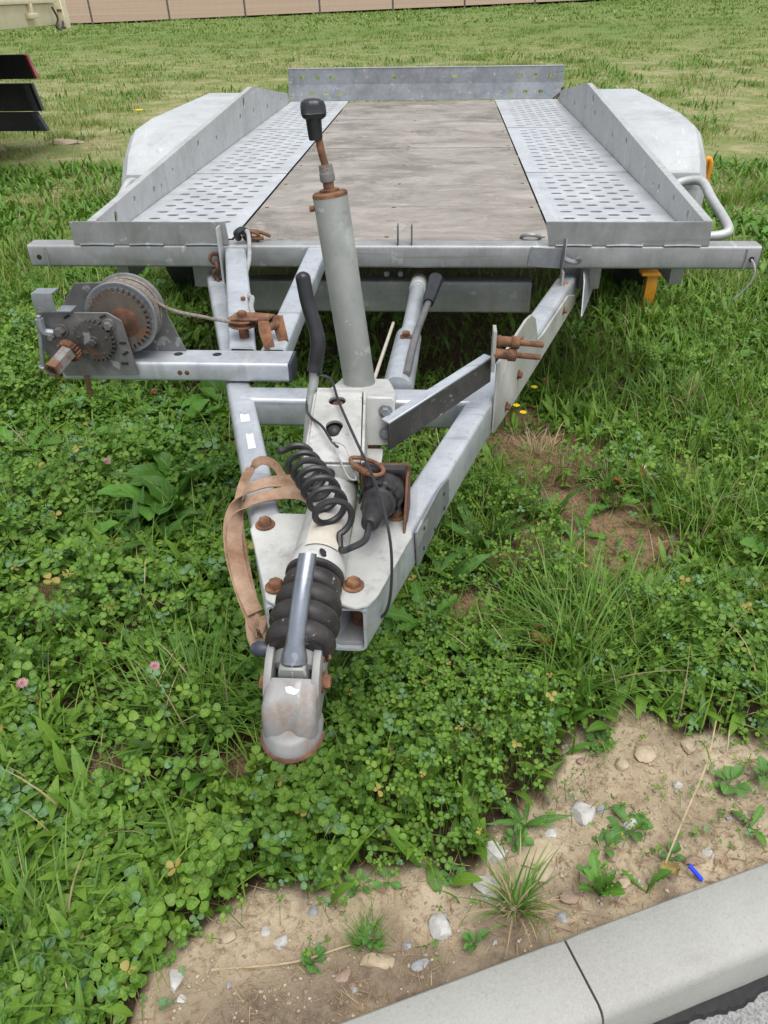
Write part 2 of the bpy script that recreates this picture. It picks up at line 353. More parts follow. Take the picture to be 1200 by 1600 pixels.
# numpy noise
_lat = rng.random((256, 256))
def vnoise(x, y):
    xi = np.floor(x).astype(int); yi = np.floor(y).astype(int); fx = x-xi; fy = y-yi; fx = fx*fx*(3-2*fx); fy = fy*fy*(3-2*fy)
    g = lambda a, b: _lat[a & 255, b & 255]
    return (g(xi, yi)*(1-fx)+g(xi+1, yi)*fx)*(1-fy)+(g(xi, yi+1)*(1-fx)+g(xi+1, yi+1)*fx)*fy
def fbm(x, y, s, o=4):
    t = 0; a = .5; n = 0
    for k in range(o): t = t+a*vnoise(x*s*2**k+17*k, y*s*2**k+31*k); n += a; a *= .55
    return t/n
def sst(a, b, x): t = np.clip((x-a)/(b-a), 0, 1); return t*t*(3-2*t)

# ------------------------------------------------------------------ the ground, kerb, road, field
KA = np.array([.019, -1.708]); KU = np.array([.9241, .3821]); KN = np.array([.3821, -.9241]); KZ = -.525; KW = .104
def kerb_w(x, y): return (x-KA[0])*KN[0]+(y-KA[1])*KN[1]
_bx = [-4, -.30, -.262, -.25, -.238, -.094, .006, .169, .333, .404, .52, .646, .749, 1.0, 1.6, 2.5, 4]
_by = [-4, -3.0, -1.80, -1.70, -1.605, -1.52, -1.455, -1.44, -1.313, -1.186, -1.13, -1.143, -1.182, -1.12, -.95, -.6, 0]
def dirt_mask(x, y):
    d = np.interp(x, _bx, _by)-y-.012 + (fbm(x, y, 10, 5)-.5)*.17
    return sst(-.012, .03, d)
def veg_edge(x, y):
    """how far the plants have closed over the soil: thins out raggedly towards the dirt strip"""
    d = np.interp(x, _bx, _by)-y-.012 + (fbm(x, y, 10, 5)-.5)*.17+(fbm(x+6, y+2, 34, 3)-.5)*.13
    return sst(.045, -.055, d)
BROWN = [(.43, -.17, .17, 1.5), (.600, -.58, .17, 1.5), (-.72, -.87, .08, 1.2), (.41, .04, .10, 1.0), (.50, -.42, .13, .9), (.33, -.62, .13, .8), (.21, -.86, .07, .9), (.52, -.72, .07, .9), (.85, -.28, .10, .7), (.1, .9, .9, .35), (-.9, .4, .2, .3), (-.45, -1.33, .06, .8), (-.2, -1.30, .05, .6)]
def brown_mask(x, y):
    b = 0*x
    for (cx, cy, r, a) in BROWN: b = np.maximum(b, a*np.exp(-((x-cx)**2+(y-cy)**2)/(2*(r*.62)**2)))
    return np.clip(b*(.25+1.5*fbm(x, y, 14, 3)), 0, 1)

def axis_pts(lo, hi, step, far_lo, far_hi, g=1.13):
    a = list(np.arange(lo, hi+1e-9, step)); d = step; x = hi; up = []
    while x < far_hi: d *= g; x += d; up.append(x)
    d = step; x = lo; dn = []
    while x > far_lo: d *= g; x -= d; dn.append(x)
    return np.array(dn[::-1]+a+up)
gx = axis_pts(-1.1, 1.5, .013, -420, 420); gy = axis_pts(-2.3, .35, .013, -60, 700)
X, Y = np.meshgrid(gx, gy); near = sst(4, 1.5, np.hypot(X, Y+.8))
dm = dirt_mask(X, Y)
Z = G + near*((fbm(X, Y, 5, 5)-.5)*.040*(.5+dm)+(fbm(X, Y, 30, 4)-.5)*.026*dm) + (fbm(X, Y, .35, 4)-.5)*.10*sst(2.5, 9, np.hypot(X, Y)) + .0201*np.maximum(X+14.8, 0)*sst(8, 35, Y)
Z = np.where(dm > .3, np.minimum(Z, G+.012), Z)
kw = kerb_w(X, Y); Z = np.where(kw > .02, G-.165, Z)
nx, ny = len(gx), len(gy)
co = np.stack([X, Y, Z], -1).reshape(-1, 3)
idx = np.arange(nx*ny).reshape(ny, nx); q = np.stack([idx[:-1, :-1], idx[:-1, 1:], idx[1:, 1:], idx[1:, :-1]], -1).reshape(-1, 4)
def np_mesh(name, co, faces, mat, smooth_=True):
    me = bpy.data.meshes.new(name); nf, k = faces.shape
    me.vertices.add(len(co)); me.vertices.foreach_set('co', np.ascontiguousarray(co, np.float32).ravel())
    me.loops.add(nf*k); me.loops.foreach_set('vertex_index', np.ascontiguousarray(faces, np.int32).ravel())
    me.polygons.add(nf); me.polygons.foreach_set('loop_start', np.arange(0, nf*k, k, dtype=np.int32))
    me.polygons.foreach_set('use_smooth', np.full(nf, smooth_)); me.materials.append(mat); me.update(calc_edges=True); return me
def set_col(me, name, col):
    a = me.attributes.new(name, 'FLOAT_COLOR', 'POINT'); c = np.ones((len(col), 4), np.float32); c[:, :3] = col; a.data.foreach_set('color', c.ravel())
gm = np_mesh('ground', co, q, M_GROUND)
ea = gm.attributes.new('edge', 'FLOAT', 'POINT'); ea.data.foreach_set('value', np.ascontiguousarray(np.clip(sst(-.16, -.02, kw+.10*(fbm(X, Y, 11, 4)-.5))*sst(.35, .55, fbm(X+3, Y, 8, 4)), 0, 1), np.float32).ravel())
set_col(gm, 'mask', np.stack([dm, brown_mask(X, Y), sst(.9, 3.2, Y+.25*np.abs(X)+.8*(fbm(X, Y, 1.1, 3)-.5))], -1).reshape(-1, 3))
ground = link('ground', gm, kind='structure')
def ground_z(x, y):
    i = np.clip(np.searchsorted(gx, x)-1, 0, nx-2); j = np.clip(np.searchsorted(gy, y)-1, 0, ny-2)
    fx = (x-gx[i])/(gx[i+1]-gx[i]); fy = (y-gy[j])/(gy[j+1]-gy[j])
    return (Z[j, i]*(1-fx)+Z[j, i+1]*fx)*(1-fy)+(Z[j+1, i]*(1-fx)+Z[j+1, i+1]*fx)*fy

def kp(s, w, z): p = KA+KU*s+KN*w; return (p[0], p[1], z)
kerb = empty('kerb', kp(0, 0, G-.1), None, None); kerb['kind'] = 'structure'
for i in range(-5, 6):
    s0 = .338+i*1.0+.0018; s1 = s0+.9964
    prof = [(0, -.30), (0, KZ-.004), (.004, KZ), (.090, KZ), (.0985, KZ-.0025), (.104, KZ-.010), (.1065, KZ-.020), (.109, KZ-.11), (.109, -.30+KZ)]
    prof[0] = (0, KZ-.30)
    b = MB(); ns = 40; V = []; F = []
    for j in range(ns+1):
        s = s0+(s1-s0)*j/ns; ch = .003 if j in (0, ns) else 0
        for k_, (w, z) in enumerate(prof):
            wob = (vnoise(np.array(s*31.+i), np.array(k_*3.1))-.5)*.0025 if 3 <= k_ <= 7 else 0
            V.append(kp(s, w+float(wob)*.6, z+float(wob) - (ch if 1 <= k_ <= 5 else 0)))
    npf = len(prof)
    for j in range(ns): F += [(j*npf+k_, j*npf+(k_+1) % npf, (j+1)*npf+(k_+1) % npf, (j+1)*npf+k_) for k_ in range(npf)]
    F += [tuple(range(npf)), tuple(ns*npf+k_ for k_ in range(npf-1, -1, -1))]
    b.add(V, F); obj('kerb_stone', b, M_CONC, kerb, sharp=50)
b = MB(); b.add([kp(-9, .1085, KZ-.092), kp(12, .1085, KZ-.092), kp(12, 7, KZ-.092), kp(-9, 7, KZ-.092)], [(0, 1, 2, 3)]); obj('road', b, M_ASPH, kind='structure')
b = MB(); V = []; F = []; ns = 1200
for j in range(ns+1):
    s = -3+8*j/ns; e = .1245+.004*math.sin(s*37)+.004*random.random()
    V += [kp(s, .1088, KZ-.086), kp(s, e-.004, KZ-.086), kp(s, e, KZ-.0915)]
for j in range(ns): F += [(3*j+k_, 3*j+k_+1, 3*j+k_+4, 3*j+k_+3) for k_ in (0, 1)]
b.add(V, F); obj('tar_seam', b, M_TAR, kind='structure')

FA = Vector((-14.8, 35.55, G)); FB = Vector((4.1, 39.6, G)); FD = (FB-FA).normalized(); FN = Vector((-FD.y, FD.x, 0))
def rise(x): return G+.0201*max(x+14.8, 0)
b = MB(); p0 = FA-FD*120+FN*.8; p1 = FA+FD*400+FN*.8
k0 = FA+FN*.8; k1 = k0+FN*500; k1.x = k0.x
b.add([(q.x, q.y, rise(q.x)+.08) for q in (p0, k0, k1, p0+FN*500, p1, p1+FN*500)], [(0, 1, 2, 3), (1, 4, 5, 2)]); obj('field', b, M_FIELD, kind='structure')

fence = empty('wire_fence', FA, 'wire mesh fence on thin dark posts between the meadow and the brown field', 'fence')
PX = [FA+FD*(3.222*k_) for k_ in range(-5, 14)]; PX = [Vector((p.x, p.y, rise(p.x))) for p in PX]
for p in PX:
    b = MB(); lean = Vector((-.05, 0, 1.55)); b.tube([p+Vector((0, 0, -.3)), p+lean*.5, p+lean], [.042, .042, .04], 8); obj('post', b, M_POST, fence)
b = MB(); a0 = PX[0]; L = (PX[-1]-PX[0])
for k_ in range(7): b.tube([a0+Vector((0, 0, .12+.22*k_)), a0+L+Vector((0, 0, .12+.22*k_))], .0015, 4)
nv = int(L.length/.3)
for k_ in range(nv): p = a0+L*(k_/nv); b.tube([p+Vector((0, 0, .1)), p+Vector((0, 0, 1.45))], .0010, 3)
mesh_o = obj('wire_mesh', b, M_POST, fence); mesh_o['kind'] = 'stuff'

# ------------------------------------------------------------------ the trailer
T = empty('car_trailer', (0, 1.6, G), 'weathered galvanised car trailer with plywood deck, hand winch and V drawbar parked on the grass', 'trailer')
def part(name, mb, mat, parent=T, label=None, sharp=38): return obj(name, mb, mat, parent, label, sharp=sharp)

fb = part('front_beam', MB().rect_tube((-1.036, .031, -.031), (.988, .031, -.031), .062, .062), M_BEAM)
for x0, x1 in ((-1.040, -1.034), (.986, .992)): part('end_cap', MB().box(x0, x1, .004, .058, -.058, -.004, .001), M_BLUEC, fb)
each('weld_bead', [MB().tube([(x, -.001, -.006), (x+.002, -.002, -.03), (x, -.001, -.058)], .0035, 6) for x in (-.985, .952)], M_BEAM, fb)
for x in (-1.008, .968): part('hole_shade_disc', MB().cyl((x, -.001, -.034), (x, .004, -.034), .0075, 14), M_DARK, fb)  # near-black discs paint the shade of holes in the beam face
part('lamp_cable', MB().tube(smooth([(.968, .002, -.034), (.972, -.02, -.045), (.976, -.024, -.07), (.968, -.02, -.10), (.955, -.012, -.125), (.945, -.008, -.14)]), [.0028]*31, 6), M_GREYCABLE, fb)

for x0, x1, cut in ((-.897, -.453, 0), (.412, .850, .015)):
    lip = part('front_lip', MB().prism([(x0+cut, .0015, .0005), (x1, .0015, .0005), (x1-.004, .0015, .063), (x0, .0015, .063)], (0, .0045, 0), .001), M_BEAM)
    for t in (.04, .36, .72):
        xa = x0+cut+(x1-x0-cut)*t; xb = xa+(x1-x0)*.22; part('weld_bead', MB().tube(smooth([(xa, .0005, .001), ((xa+xb)/2, .0, .0025), (xb, .0005, .001)], 4), .003, 6), M_GALV, lip)

for y0, y1, z in ((.064, 1.550, -.0015), (1.560, 3.232, -.0005)):
    db = part('deck_board', MB().box(-.4565, .4425, y0, y1, -.018, z, .0018), M_WOOD)
    pts = [(x, y) for x in (-.435, -.02, .42) for y in np.linspace(y0+.03, y1-.03, 5)]
    each('screw', [MB().lathe((x, y, z-.0005), (x, y, z+.0012), [(0, .0075), (.6, .0072), (1, .0045)], 10) for x, y in pts], M_RUSTD, db)

def perf(x0, x1, y0, y1, z):
    px, py, L, w = .093, .0425, .039, .0195; mx = (x1-x0-3.5*px)/2
    b = MB(); rows = int((y1-y0-.05)/py); ym = (y1-y0-rows*py)/2; V = []; F = []
    def quad(a, b_, c, d): o = len(V); V.extend([(a, c, z), (b_, c, z), (b_, d, z), (a, d, z)]); F.append((o, o+1, o+2, o+3))
    quad(x0, x1, y0, y0+ym); quad(x0, x1, y1-ym, y1)
    for r in range(rows):
        yc = y0+ym+(r+.5)*py; off = (px/2 if r % 2 else 0); xs = x0+mx+off; n = 3
        ya, yb = yc-py/2, yc+py/2; quad(x0, xs, ya, yb); quad(xs+n*px, x1, ya, yb)
        for c in range(n):
            cx = xs+(c+.5)*px; o = len(V); hole = slot(cx, yc, L, w, 3); lift = .0008
            V.extend([(cx-px/2, ya, z), (cx+px/2, ya, z), (cx+px/2, yb, z), (cx-px/2, yb, z)])
            V.extend([(hx, hy, z+lift) for hx, hy in hole]); V.extend([(hx, hy, z-.0022) for hx, hy in hole])
            h = o+4; m = len(hole)          # hole: first half on the right, bottom to top; second half on the left, top to bottom
            F.append((o+1, o+2)+tuple(h+i for i in range(3, -1, -1))); F.append((o+3, o+0)+tuple(h+4+i for i in range(3, -1, -1)))
            F.append((o+2, o+3, h+4, h+3)); F.append((o+0, o+1, h+0, h+7))
            for i in range(m): F.append((h+i, h+(i+1) % m, h+m+(i+1) % m, h+m+i))
    b.add(V, F); return b
for (xa, xb, ys, yn) in ((-.823, -.4605, (.064, .990, 2.10), 0), (.4465, .823, (.064, .990, 2.10), 0)):
    for i, y0 in enumerate(ys):
        y1 = (.987, 2.097, 3.232)[i]; me = perf(xa, xb, y0, y1, .0015+.0008*i).mesh('perforated_panel', M_PERF, 60); link('perforated_panel', me, T)

WT = [(-.002, .063), (2.17, .186), (3.125, .060)]            # top line of a side wall (y, z)
def wall_top(y): return float(np.interp(y, [p[0] for p in WT], [p[1] for p in WT]))
for sx in (-1, 1):
    holes_all = [(.16, .035, .013, .026), (.33, .05, .010, .014), (.36, .10, .02, .022), (.52, .04, .010, .016), (.60, .035, .008, .01), (.62, .10, .014, .034), (.74, .06, .008, .012), (.82, .115, .013, .026),
                 (1.10, .09, .013, .018), (1.22, .13, .016, .034), (1.38, .07, .01, .014), (1.45, .12, .02, .03), (1.62, .14, .014, .02), (1.85, .09, .014, .02), (1.95, .14, .018, .03), (2.15, .08, .012, .02), (2.5, .06, .014, .02), (2.7, .08, .014, .02), (2.9, .05, .012, .016)]
    cuts = [(.0075, .988), (.991, 3.135)] if sx < 0 else [(.0075, .988), (.991, 2.36), (2.363, 3.135)]
    for ya, yb in cuts:
        out = [(ya, .001), (yb, .001), (yb, wall_top(yb))]+([(2.17, .186)] if ya < 2.17 < yb else [])+[(ya, wall_top(ya))]
        hs_ = [[(hy+math.cos(a)*w*1.0, hz+math.sin(a)*h*.80) for a in [2*math.pi*k/10 for k in range(10)]] for (hy, hz, w, h) in holes_all if ya+.03 < hy < yb-.03 and hz+h*.8 < wall_top(hy)-.007 and hz-h*.8 > .005]
        Mx = Matrix(((0, 0, sx, sx*.8275), (1, 0, 0, 0), (0, 1, 0, 0), (0, 0, 0, 1)))
        sw = part('side_wall', MB().plate(out, hs_, .005, Mx), M_WALL)
        b = MB(); pr = [(y, wall_top(y)) for y in ([ya, 2.17, yb] if ya < 2.17 < yb else [ya, yb])]
        for (y0, z0), (y1, z1) in zip(pr[:-1], pr[1:]):
            x0, x1 = sorted((sx*.826, sx*.848)); b.add([(x0, y0, z0+.0005), (x1, y0, z0+.0005), (x1, y1, z1+.0005), (x0, y1, z1+.0005), (x0, y0, z0-.0035), (x1, y0, z0-.0035), (x1, y1, z1-.0035), (x0, y1, z1-.0035)],
                  [(0, 1, 2, 3), (7, 6, 5, 4), (0, 4, 5, 1), (1, 5, 6, 2), (2, 6, 7, 3), (3, 7, 4, 0)])
        part('top_flange', b, M_WALL, sw)

def tb_plate(z0, z1, y0, y1, pts):
    h = math.hypot(z1-z0, y1-y0); out = [(-.836, 0), (.856, 0), (.856, h), (-.836, h)]
    ex = Vector((1, 0, 0)); ey = Vector((0, y1-y0, z1-z0)).normalized(); ez = ex.cross(ey)
    M = Matrix(((ex.x, ey.x, ez.x, 0), (ex.y, ey.y, ez.y, y0), (ex.z, ey.z, ez.z, z0), (0, 0, 0, 1)))
    return MB().plate(out, [slot(x, y, L, w) for x, y, L, w in pts], .005, M)
tb = part('tail_board', tb_plate(.092, .178, 3.262, 3.268, [(x, .038, .034, .02) for x in (-.745, -.655, -.56, -.175, .195, .59, .68, .77)]+[(x, y, .012, .012) for x in (-.815, .815, .84) for y in (.03, .055)]), M_GALV)
part('lower_fold', tb_plate(.004, .0915, 3.240, 3.2615, [(x, .04, .032, .018) for x in (-.69, -.60, -.51, .54, .63, .72)]), M_GALV, tb)
part('top_edge', MB().box(-.836, .856, 3.262, 3.282, .178, .182, .001), M_WALL, tb)
b = MB()
for d in (0, .02, .04): b.tube([(.80+d, 3.238, .005), (.835+d*.4, 3.2, .04), (.842, 3.17, .075)], .004, 6)
part('tie_wire', b, M_RUSTD, tb)

for sx in (-1, 1):
    prof = [(.915, -.27), (.925, .0), (.985, .068), (1.11, .138), (1.33, .152), (2.25, .150), (2.50, .125), (2.63, .05), (2.68, -.02), (2.69, -.27)]
    xi, xo = .850*sx, 1.105*sx; V = []; F = []; n = len(prof); cy, cz = 1.8, -.1
    lay = [(xi, 0), (xo-.035*sx, 0), (xo, .03), (xo, .035)]
    for li, (x, ins) in enumerate(lay):
        for (y, z) in prof: V.append((x, y+ins*np.sign(cy-y)*(.9 if abs(y-cy) > .6 else .3), (min(z, wall_top(y)-.006) if li == 0 else z)-(ins if z > -.2 else 0)-(.10 if li == 3 else 0)))
    for l in range(3): F += [(l*n+i, l*n+i+1, (l+1)*n+i+1, (l+1)*n+i) for i in range(n-1)]
    b = MB(); b.add(V, F); me = b.mesh('mudguard', M_GUARD, 30); mg = link('mudguard', me, T)
    so = mg.modifiers.new('thickness', 'SOLIDIFY'); so.thickness = .004; so.offset = 0
    bv = mg.modifiers.new('round', 'BEVEL'); bv.width = .012; bv.segments = 3; bv.limit_method = 'ANGLE'; bv.angle_limit = rad(25)
    x0, x1 = sorted((sx*.93, sx*1.06)); part('step_ledge', MB().box(x0, x1, .893, .928, -.012, .018, .004), M_GUARD, mg)
    part('slot_mark', MB().box(sx*.99-.008, sx*.99+.008, .908, .924, -.085, -.06, .002), M_DARK, mg)
    hx = .88 if sx > 0 else .30
    part('tie_handle', MB().tube(smooth([(sx*(.85+dx*hx), y, z) for dx, y, z in ((0, .47, .058), (.05, .47, .072), (.094, .44, .075), (.106, .35, .045), (.105, .16, .012), (.08, .125, -.002), (0, .12, -.008))], 5), .0138, 12), M_WALL)
    for y in (1.35, 2.12):
        c = Vector((sx*.985, y, G+.285)); b = MB().lathe(c-Vector((.085, 0, 0)), c+Vector((.085, 0, 0)), [(0, .17), (.05, .24), (.15, .275), (.3, .285), (.7, .285), (.85, .275), (.95, .24), (1, .17)], 32)
        wh = part('wheel', b, M_TYRE); part('rim', MB().lathe(c-Vector((.06, 0, 0)), c+Vector((.06, 0, 0)), [(0, .1), (.0, .165), (1, .165), (1, .08)], 24), M_GALV, wh)
    part('frame_rail', MB().box(sx*.56-.03, sx*.56+.03, .07, 3.2, -.14, -.02, .003), M_BEAM)
part('axle', MB().cyl((-.9, 1.35, G+.285), (.9, 1.35, G+.285), .04), M_DIRTY); part('axle', MB().cyl((-.9, 2.12, G+.285), (.9, 2.12, G+.285), .04), M_DIRTY)
for sx in (-1, 1): part('shading_sill', MB().box(sx*.80-.018, sx*.80+.018, .068, 3.2, -.125, -.006, .003), M_BEAM)  # unseen sills added to block light from the sides under the deck
for y in (.45, .9, 1.38, 1.9, 2.45, 3.0): part('deck_bearer', MB().box(-.8, .8, y, y+.05, -.09, -.02, .002), M_BEAM)  # more bearers added so the deck slots look dark from above
cb = part('crossbeam', MB().rect_tube((-.435, .115, -.172), (.40, .115, -.172), .06, .095), M_BEAM)
part('crossbeam', MB().rect_tube((-.262, -.742, -.122), (.212, -.742, -.122), .06, .062), M_TUBE, label='front crossbeam with rust stains')
each('rivet', [MB().cyl((x, .072, -.098), (x, .064, -.098), .008, 12) for x in (-.02, .02)], M_GALV, cb)

# drawbar tubes: level behind, dropping a little towards the coupling
def dbz(y): return -.09-.035*float(np.clip((-y-.75)/.6, 0, 1))
for sx in (-1, 1):
    def xo(y): return (.505+.342*y) if sx > 0 else (-.53-.319*y)
    wd = .053
    cx = lambda y: xo(y)-sx*wd/2
    h = .080; b = MB()
    b.rect_tube((cx(.62), .62, dbz(.6)-h/2), (cx(-.78), -.78, dbz(-.78)-h/2), .050, h, rr=.010, cut=(0, 1, 0))
    dt = part('drawbar_tube', b, M_TUBE)
    b = MB(); b.rect_tube((cx(-.778), -.778, dbz(-.78)-h/2), (cx(-1.352), -1.352, dbz(-1.352)-h/2), .050, h, rr=.010, cut=(0, 1, 0)); part('front_section', b, M_TUBE, dt)
    if sx < 0:
        for (y0, y1, o) in ((-.862, -.832, .0), (-.955, -.902, .004)):
            z = lambda y: dbz(y)+.0008
            part('sticker', MB().add([(cx(y0)-.010+o, y0, z(y0)), (cx(y0)+.007, y0+.004, z(y0)), (cx(y1)+.008, y1, z(y1)), (cx(y1)+.001, y1-.004, z(y1)), (cx(y1)-.009+o, y1, z(y1))], [(0, 1, 2, 3, 4)]), M_STICK, dt)
    else:
        part('bolt_stud', MB().cyl((cx(-1.31)-.002, -1.30, dbz(-1.31)-.01), (cx(-1.31)-.002, -1.30, dbz(-1.31)-.085), .0125), M_RUST, dt)
        # reinforcing sheet on the outside of the tube at its joint, with rivets
        pts = [(-1.18, .0), (-1.08, .012), (-1.035, .002), (-1.03, -.05), (-1.17, -.075)]
        sh = part('joint_plate', MB().prism([(xo(y)+.002, y, dbz(y)+dz) for y, dz in pts], (.0045, 0, 0), .001), M_GALV, dt, sharp=30)
        each('rivet', [MB().cyl((xo(y)+.006, y, dbz(y)+dz), (xo(y)+.0085, y, dbz(y)+dz), .0035, 10) for (y, dz) in ((-1.15, -.015), (-1.15, -.055), (-1.06, -.012), (-1.055, -.045), (-1.10, -.055))], M_DARK, sh)
        # big gusset plate standing on the outer face
        pts = [(-.765, -.072), (-.765, .080), (-.63, .088), (-.565, .092), (-.520, .086), (-.480, .064), (-.455, .030), (-.435, -.004), (-.38, -.012), (-.10, -.012), (.02, -.05), (.02, -.076), (-.60, -.078)]
        gp = part('gusset_plate', MB().prism([(xo(y)+.0015, y, dbz(y)+dz) for y, dz in pts], (.006, 0, 0), .0012), M_PLATE)
        each('bolt', [MB().hexbolt((xo(y)+.007, y, dbz(y)+dz), (.946, -.32, 0), .0075, .007) for (y, dz) in ((-.60, -.018), (-.685, -.052), (-.15, -.035))], M_RUST, gp)
        part('rear_web', MB().prism([(xo(.03)+.012, .02, -.064), (xo(.03)+.012, -.02, -.09), (xo(.0)+.012, -.10, -.16), (xo(.6), .6, -.16), (xo(.6), .6, -.064)], (.005, 0, 0), .001), M_GALV)
        rp = part('hinge_plate', MB().box(.462, .468, -.055, -.02, -.15, -.055, .001), M_WHITE)
        part('hinge_bolt', MB().hexbolt((.469, -.035, -.098), (1, 0, 0), .013, .012), M_RUST, rp)

# channel strut from the jack clamp up to the gusset, and the two rusty bolt ends beyond it
A = Vector((.052, -.968, -.040)); Bv = Vector((.236, -.774, .002)); dv = (Bv-A); sd = Vector((dv.y, -dv.x, 0)).normalized()
st = part('brace_strut', MB().prism([A, A-sd*.020, Bv-sd*.020, Bv], (0, 0, .004), .0008), M_TUBE)
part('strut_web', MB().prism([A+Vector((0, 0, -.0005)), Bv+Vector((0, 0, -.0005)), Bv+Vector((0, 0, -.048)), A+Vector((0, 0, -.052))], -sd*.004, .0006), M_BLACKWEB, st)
be = part('strut_lug', MB().box(.2335, .2400, -.803, -.768, -.014, .066, .001), M_PLATE, st)
for (x, y, z) in ((.241, -.786, .042), (.236, -.794, .021)):
    p = Vector((x, y, z)); b = MB().lathe(p, p+Vector((.088, .002, -.008)), [(0, .009), (.06, .0115), (.1, .0095), (.30, .0095), (.32, .012), (.48, .012), (.50, .0052)]+[(.51+.48*i/24, .0050+(.0008 if i % 2 else 0)) for i in range(25)], 10); part('threaded_bolt', b, M_RUST, st)

# ------------------------------------------------------------------ winch frame and winch
wb = part('winch_beam', MB().rect_tube((-.652, -.664, -.0675), (-.172, -.664, -.0675), .074, .042, rr=.007), M_TUBE)
part('beam_cap', MB().box(-.1735, -.166, -.700, -.629, -.0885, -.047, .002), M_BLUEC, wb)
each('bolt_hole', [MB().lathe((x, -.655, -.0468), (x, -.655, -.0462), [(0, .0105), (1, .0095)], 16) for x in (-.413, -.330)], M_DARK, wb)
each('rust_plug', [MB().cyl((x, -.7012, -.068), (x, -.7026, -.068), .005, 10) for x in (-.40, -.385)], M_RUSTD, wb)
for (xa, xb, w_) in ((-.440, -.278, .060), (-.214, -.212, .056)):
    if w_ > .058: b = MB().rect_tube((-.437, -.001, -.034), (-.282, -.627, -.0675), .058, .052, cut=(0, 1, 0), rr=.009)
    else: b = MB().rect_tube((-.208, -.001, -.030), (-.216, -.627, -.0675), .054, .05, cut=(0, 1, 0), rr=.009)
    ws = part('winch_support', b, M_TUBE)
    if w_ > .058:
        part('grommet', MB().cyl((-.335, -.37, -.0265), (-.335, -.37, -.020), .006, 12), M_RUST, ws)
b = MB().box(-.476, -.470, -.035, -.001, -.10, .055, .001); ca = part('catch_plate', b, M_WALL)
each('chain_link', [MB().torus((-.492+.003*math.sin(i), -.022, -.030-.022*i), .0135, .0052, (1, .3, 0) if i % 2 else (-.3, 1, 0), n=14, m=6) for i in range(9)], M_RUSTD, ca)

WC = Vector((-.504, 0, .045))
b = MB().prism([(-.668, -.708, .062), (-.522, -.708, .063), (-.496, -.708, .046), (-.484, -.708, -.070), (-.640, -.708, -.074), (-.672, -.708, -.02)], (0, -.004, 0), .0008)
winch = part('winch', b, M_DIRTY, label='hand winch with rusty gears and steel rope')
def wp(name, mb, mat, sharp=38): return obj(name, mb, mat, winch, sharp=sharp)
wp('back_plate', MB().prism([(-.648, -.640, -.046), (-.648, -.640, .05), (-.61, -.640, .098), (-.53, -.640, .100), (-.43, -.640, .04), (-.40, -.640, -.046)], (0, .004, 0), .0008), M_DIRTY)
def flange(y0, y1, R, c): return MB().lathe((c.x, y0, c.z), (c.x, y1, c.z), [(0, .02), (0, R-.010), (.0, R-.007), (-.35, R-.004), (-.3, R-.001), (.4, R), (1, R-.004), (1, .02)], 48)
wp('drum_flange', flange(-.694, -.689, .0735, WC), M_GALV); wp('drum_flange', flange(-.636, -.641, .0745, WC), M_DIRTY)
b = MB()
for i in range(9): b.torus((WC.x, -.684+.0052*i, WC.z), .0635+.0025*math.sin(i*1.7), .0032, (0, 1, .02*math.sin(i*2.)), n=40, m=6)
b.cyl((WC.x, -.688, WC.z), (WC.x, -.642, WC.z), .062, 32); wp('rope_coil', b, M_ROPE)
def gear(c, y0, y1, R, n, dep, r0=0):
    pts = []
    for i in range(n):
        for (da, r) in ((-.5, R-dep), (-.28, R-dep), (-.14, R), (.14, R), (.28, R-dep)): a = 2*math.pi*(i+da)/n; pts.append((c.x+r*math.cos(a), y0, c.z+r*math.sin(a)))
    return MB().prism(pts, (0, y1-y0, 0), 0)
wp('ring_gear', gear(WC, -.6955, -.704, .0635, 34, .0085), M_SPROCKET, 25)
wp('gear_boss', MB().lathe((WC.x+.01, -.7042, WC.z-.005), (WC.x+.01, -.7065, WC.z-.005), [(0, .031), (.6, .027), (1, .025)], 24), M_RUSTD)
PC = Vector((-.558, 0, .006))
wp('drive_gear', gear(PC, -.7125, -.724, .0435, 27, .006), M_GEAR, 25)
wp('gear_bolt', MB().hexbolt((PC.x, -.7235, PC.z), (0, -1, 0), .0085, .008), M_GEAR)
each('gear_stud', [MB().cyl((PC.x+.03*math.cos(an), -.724, PC.z+.03*math.sin(an)), (PC.x+.03*math.cos(an), -.7262, PC.z+.03*math.sin(an)), .0035, 8) for an in (.3, 1.56, 2.81, 4.07, 5.33)], M_GEAR, winch)
each('plate_slot', [MB().box(-.007, .007, -.0012, 0, -.0025, .0025, 0, Matrix.Translation((x, -.7125, z)) @ Matrix.Rotation(a, 4, 'Y')) for (x, z, a) in ((-.606, .054, -.5), (-.532, .055, -.4), (-.503, .0, 0), (-.502, -.022, -.5), (-.508, -.044, 0))], M_DARK, winch)
each('plate_bolt', [MB().hexbolt((-.523, -.7125, .038), (0, -1, 0), .009, .010), MB().hexbolt((-.624, -.7125, .026), (0, -1, 0), .010, .016), MB().hexbolt((-.640, -.7125, .018), (0, -1, 0), .007, .022)], M_DIRTY, winch)
ca_, cb_ = Vector((-.604, -.7125, -.004)), Vector((-.624, -.792, -.028))
b = MB(); d = (cb_-ca_); rc = ca_+d*.22
b.lathe(ca_+d*.10, ca_+d*.30, [(0, .014), (1, .014)], 6)
u_ = d.normalized().cross(Vector((0, 0, 1))).normalized(); v_ = u_.cross(d.normalized()); pts = []
for i in range(20):
    for da, r in ((0, .024), (.75, .0185)): a = 2*math.pi*(i+da)/20; pts.append(ca_+d*.16+u_*r*math.cos(a)+v_*r*math.sin(a))
b.prism(pts, d*.16, 0); wp('ratchet', b, M_RUST, 25)
b = MB(); V = []; F = []; n = 6
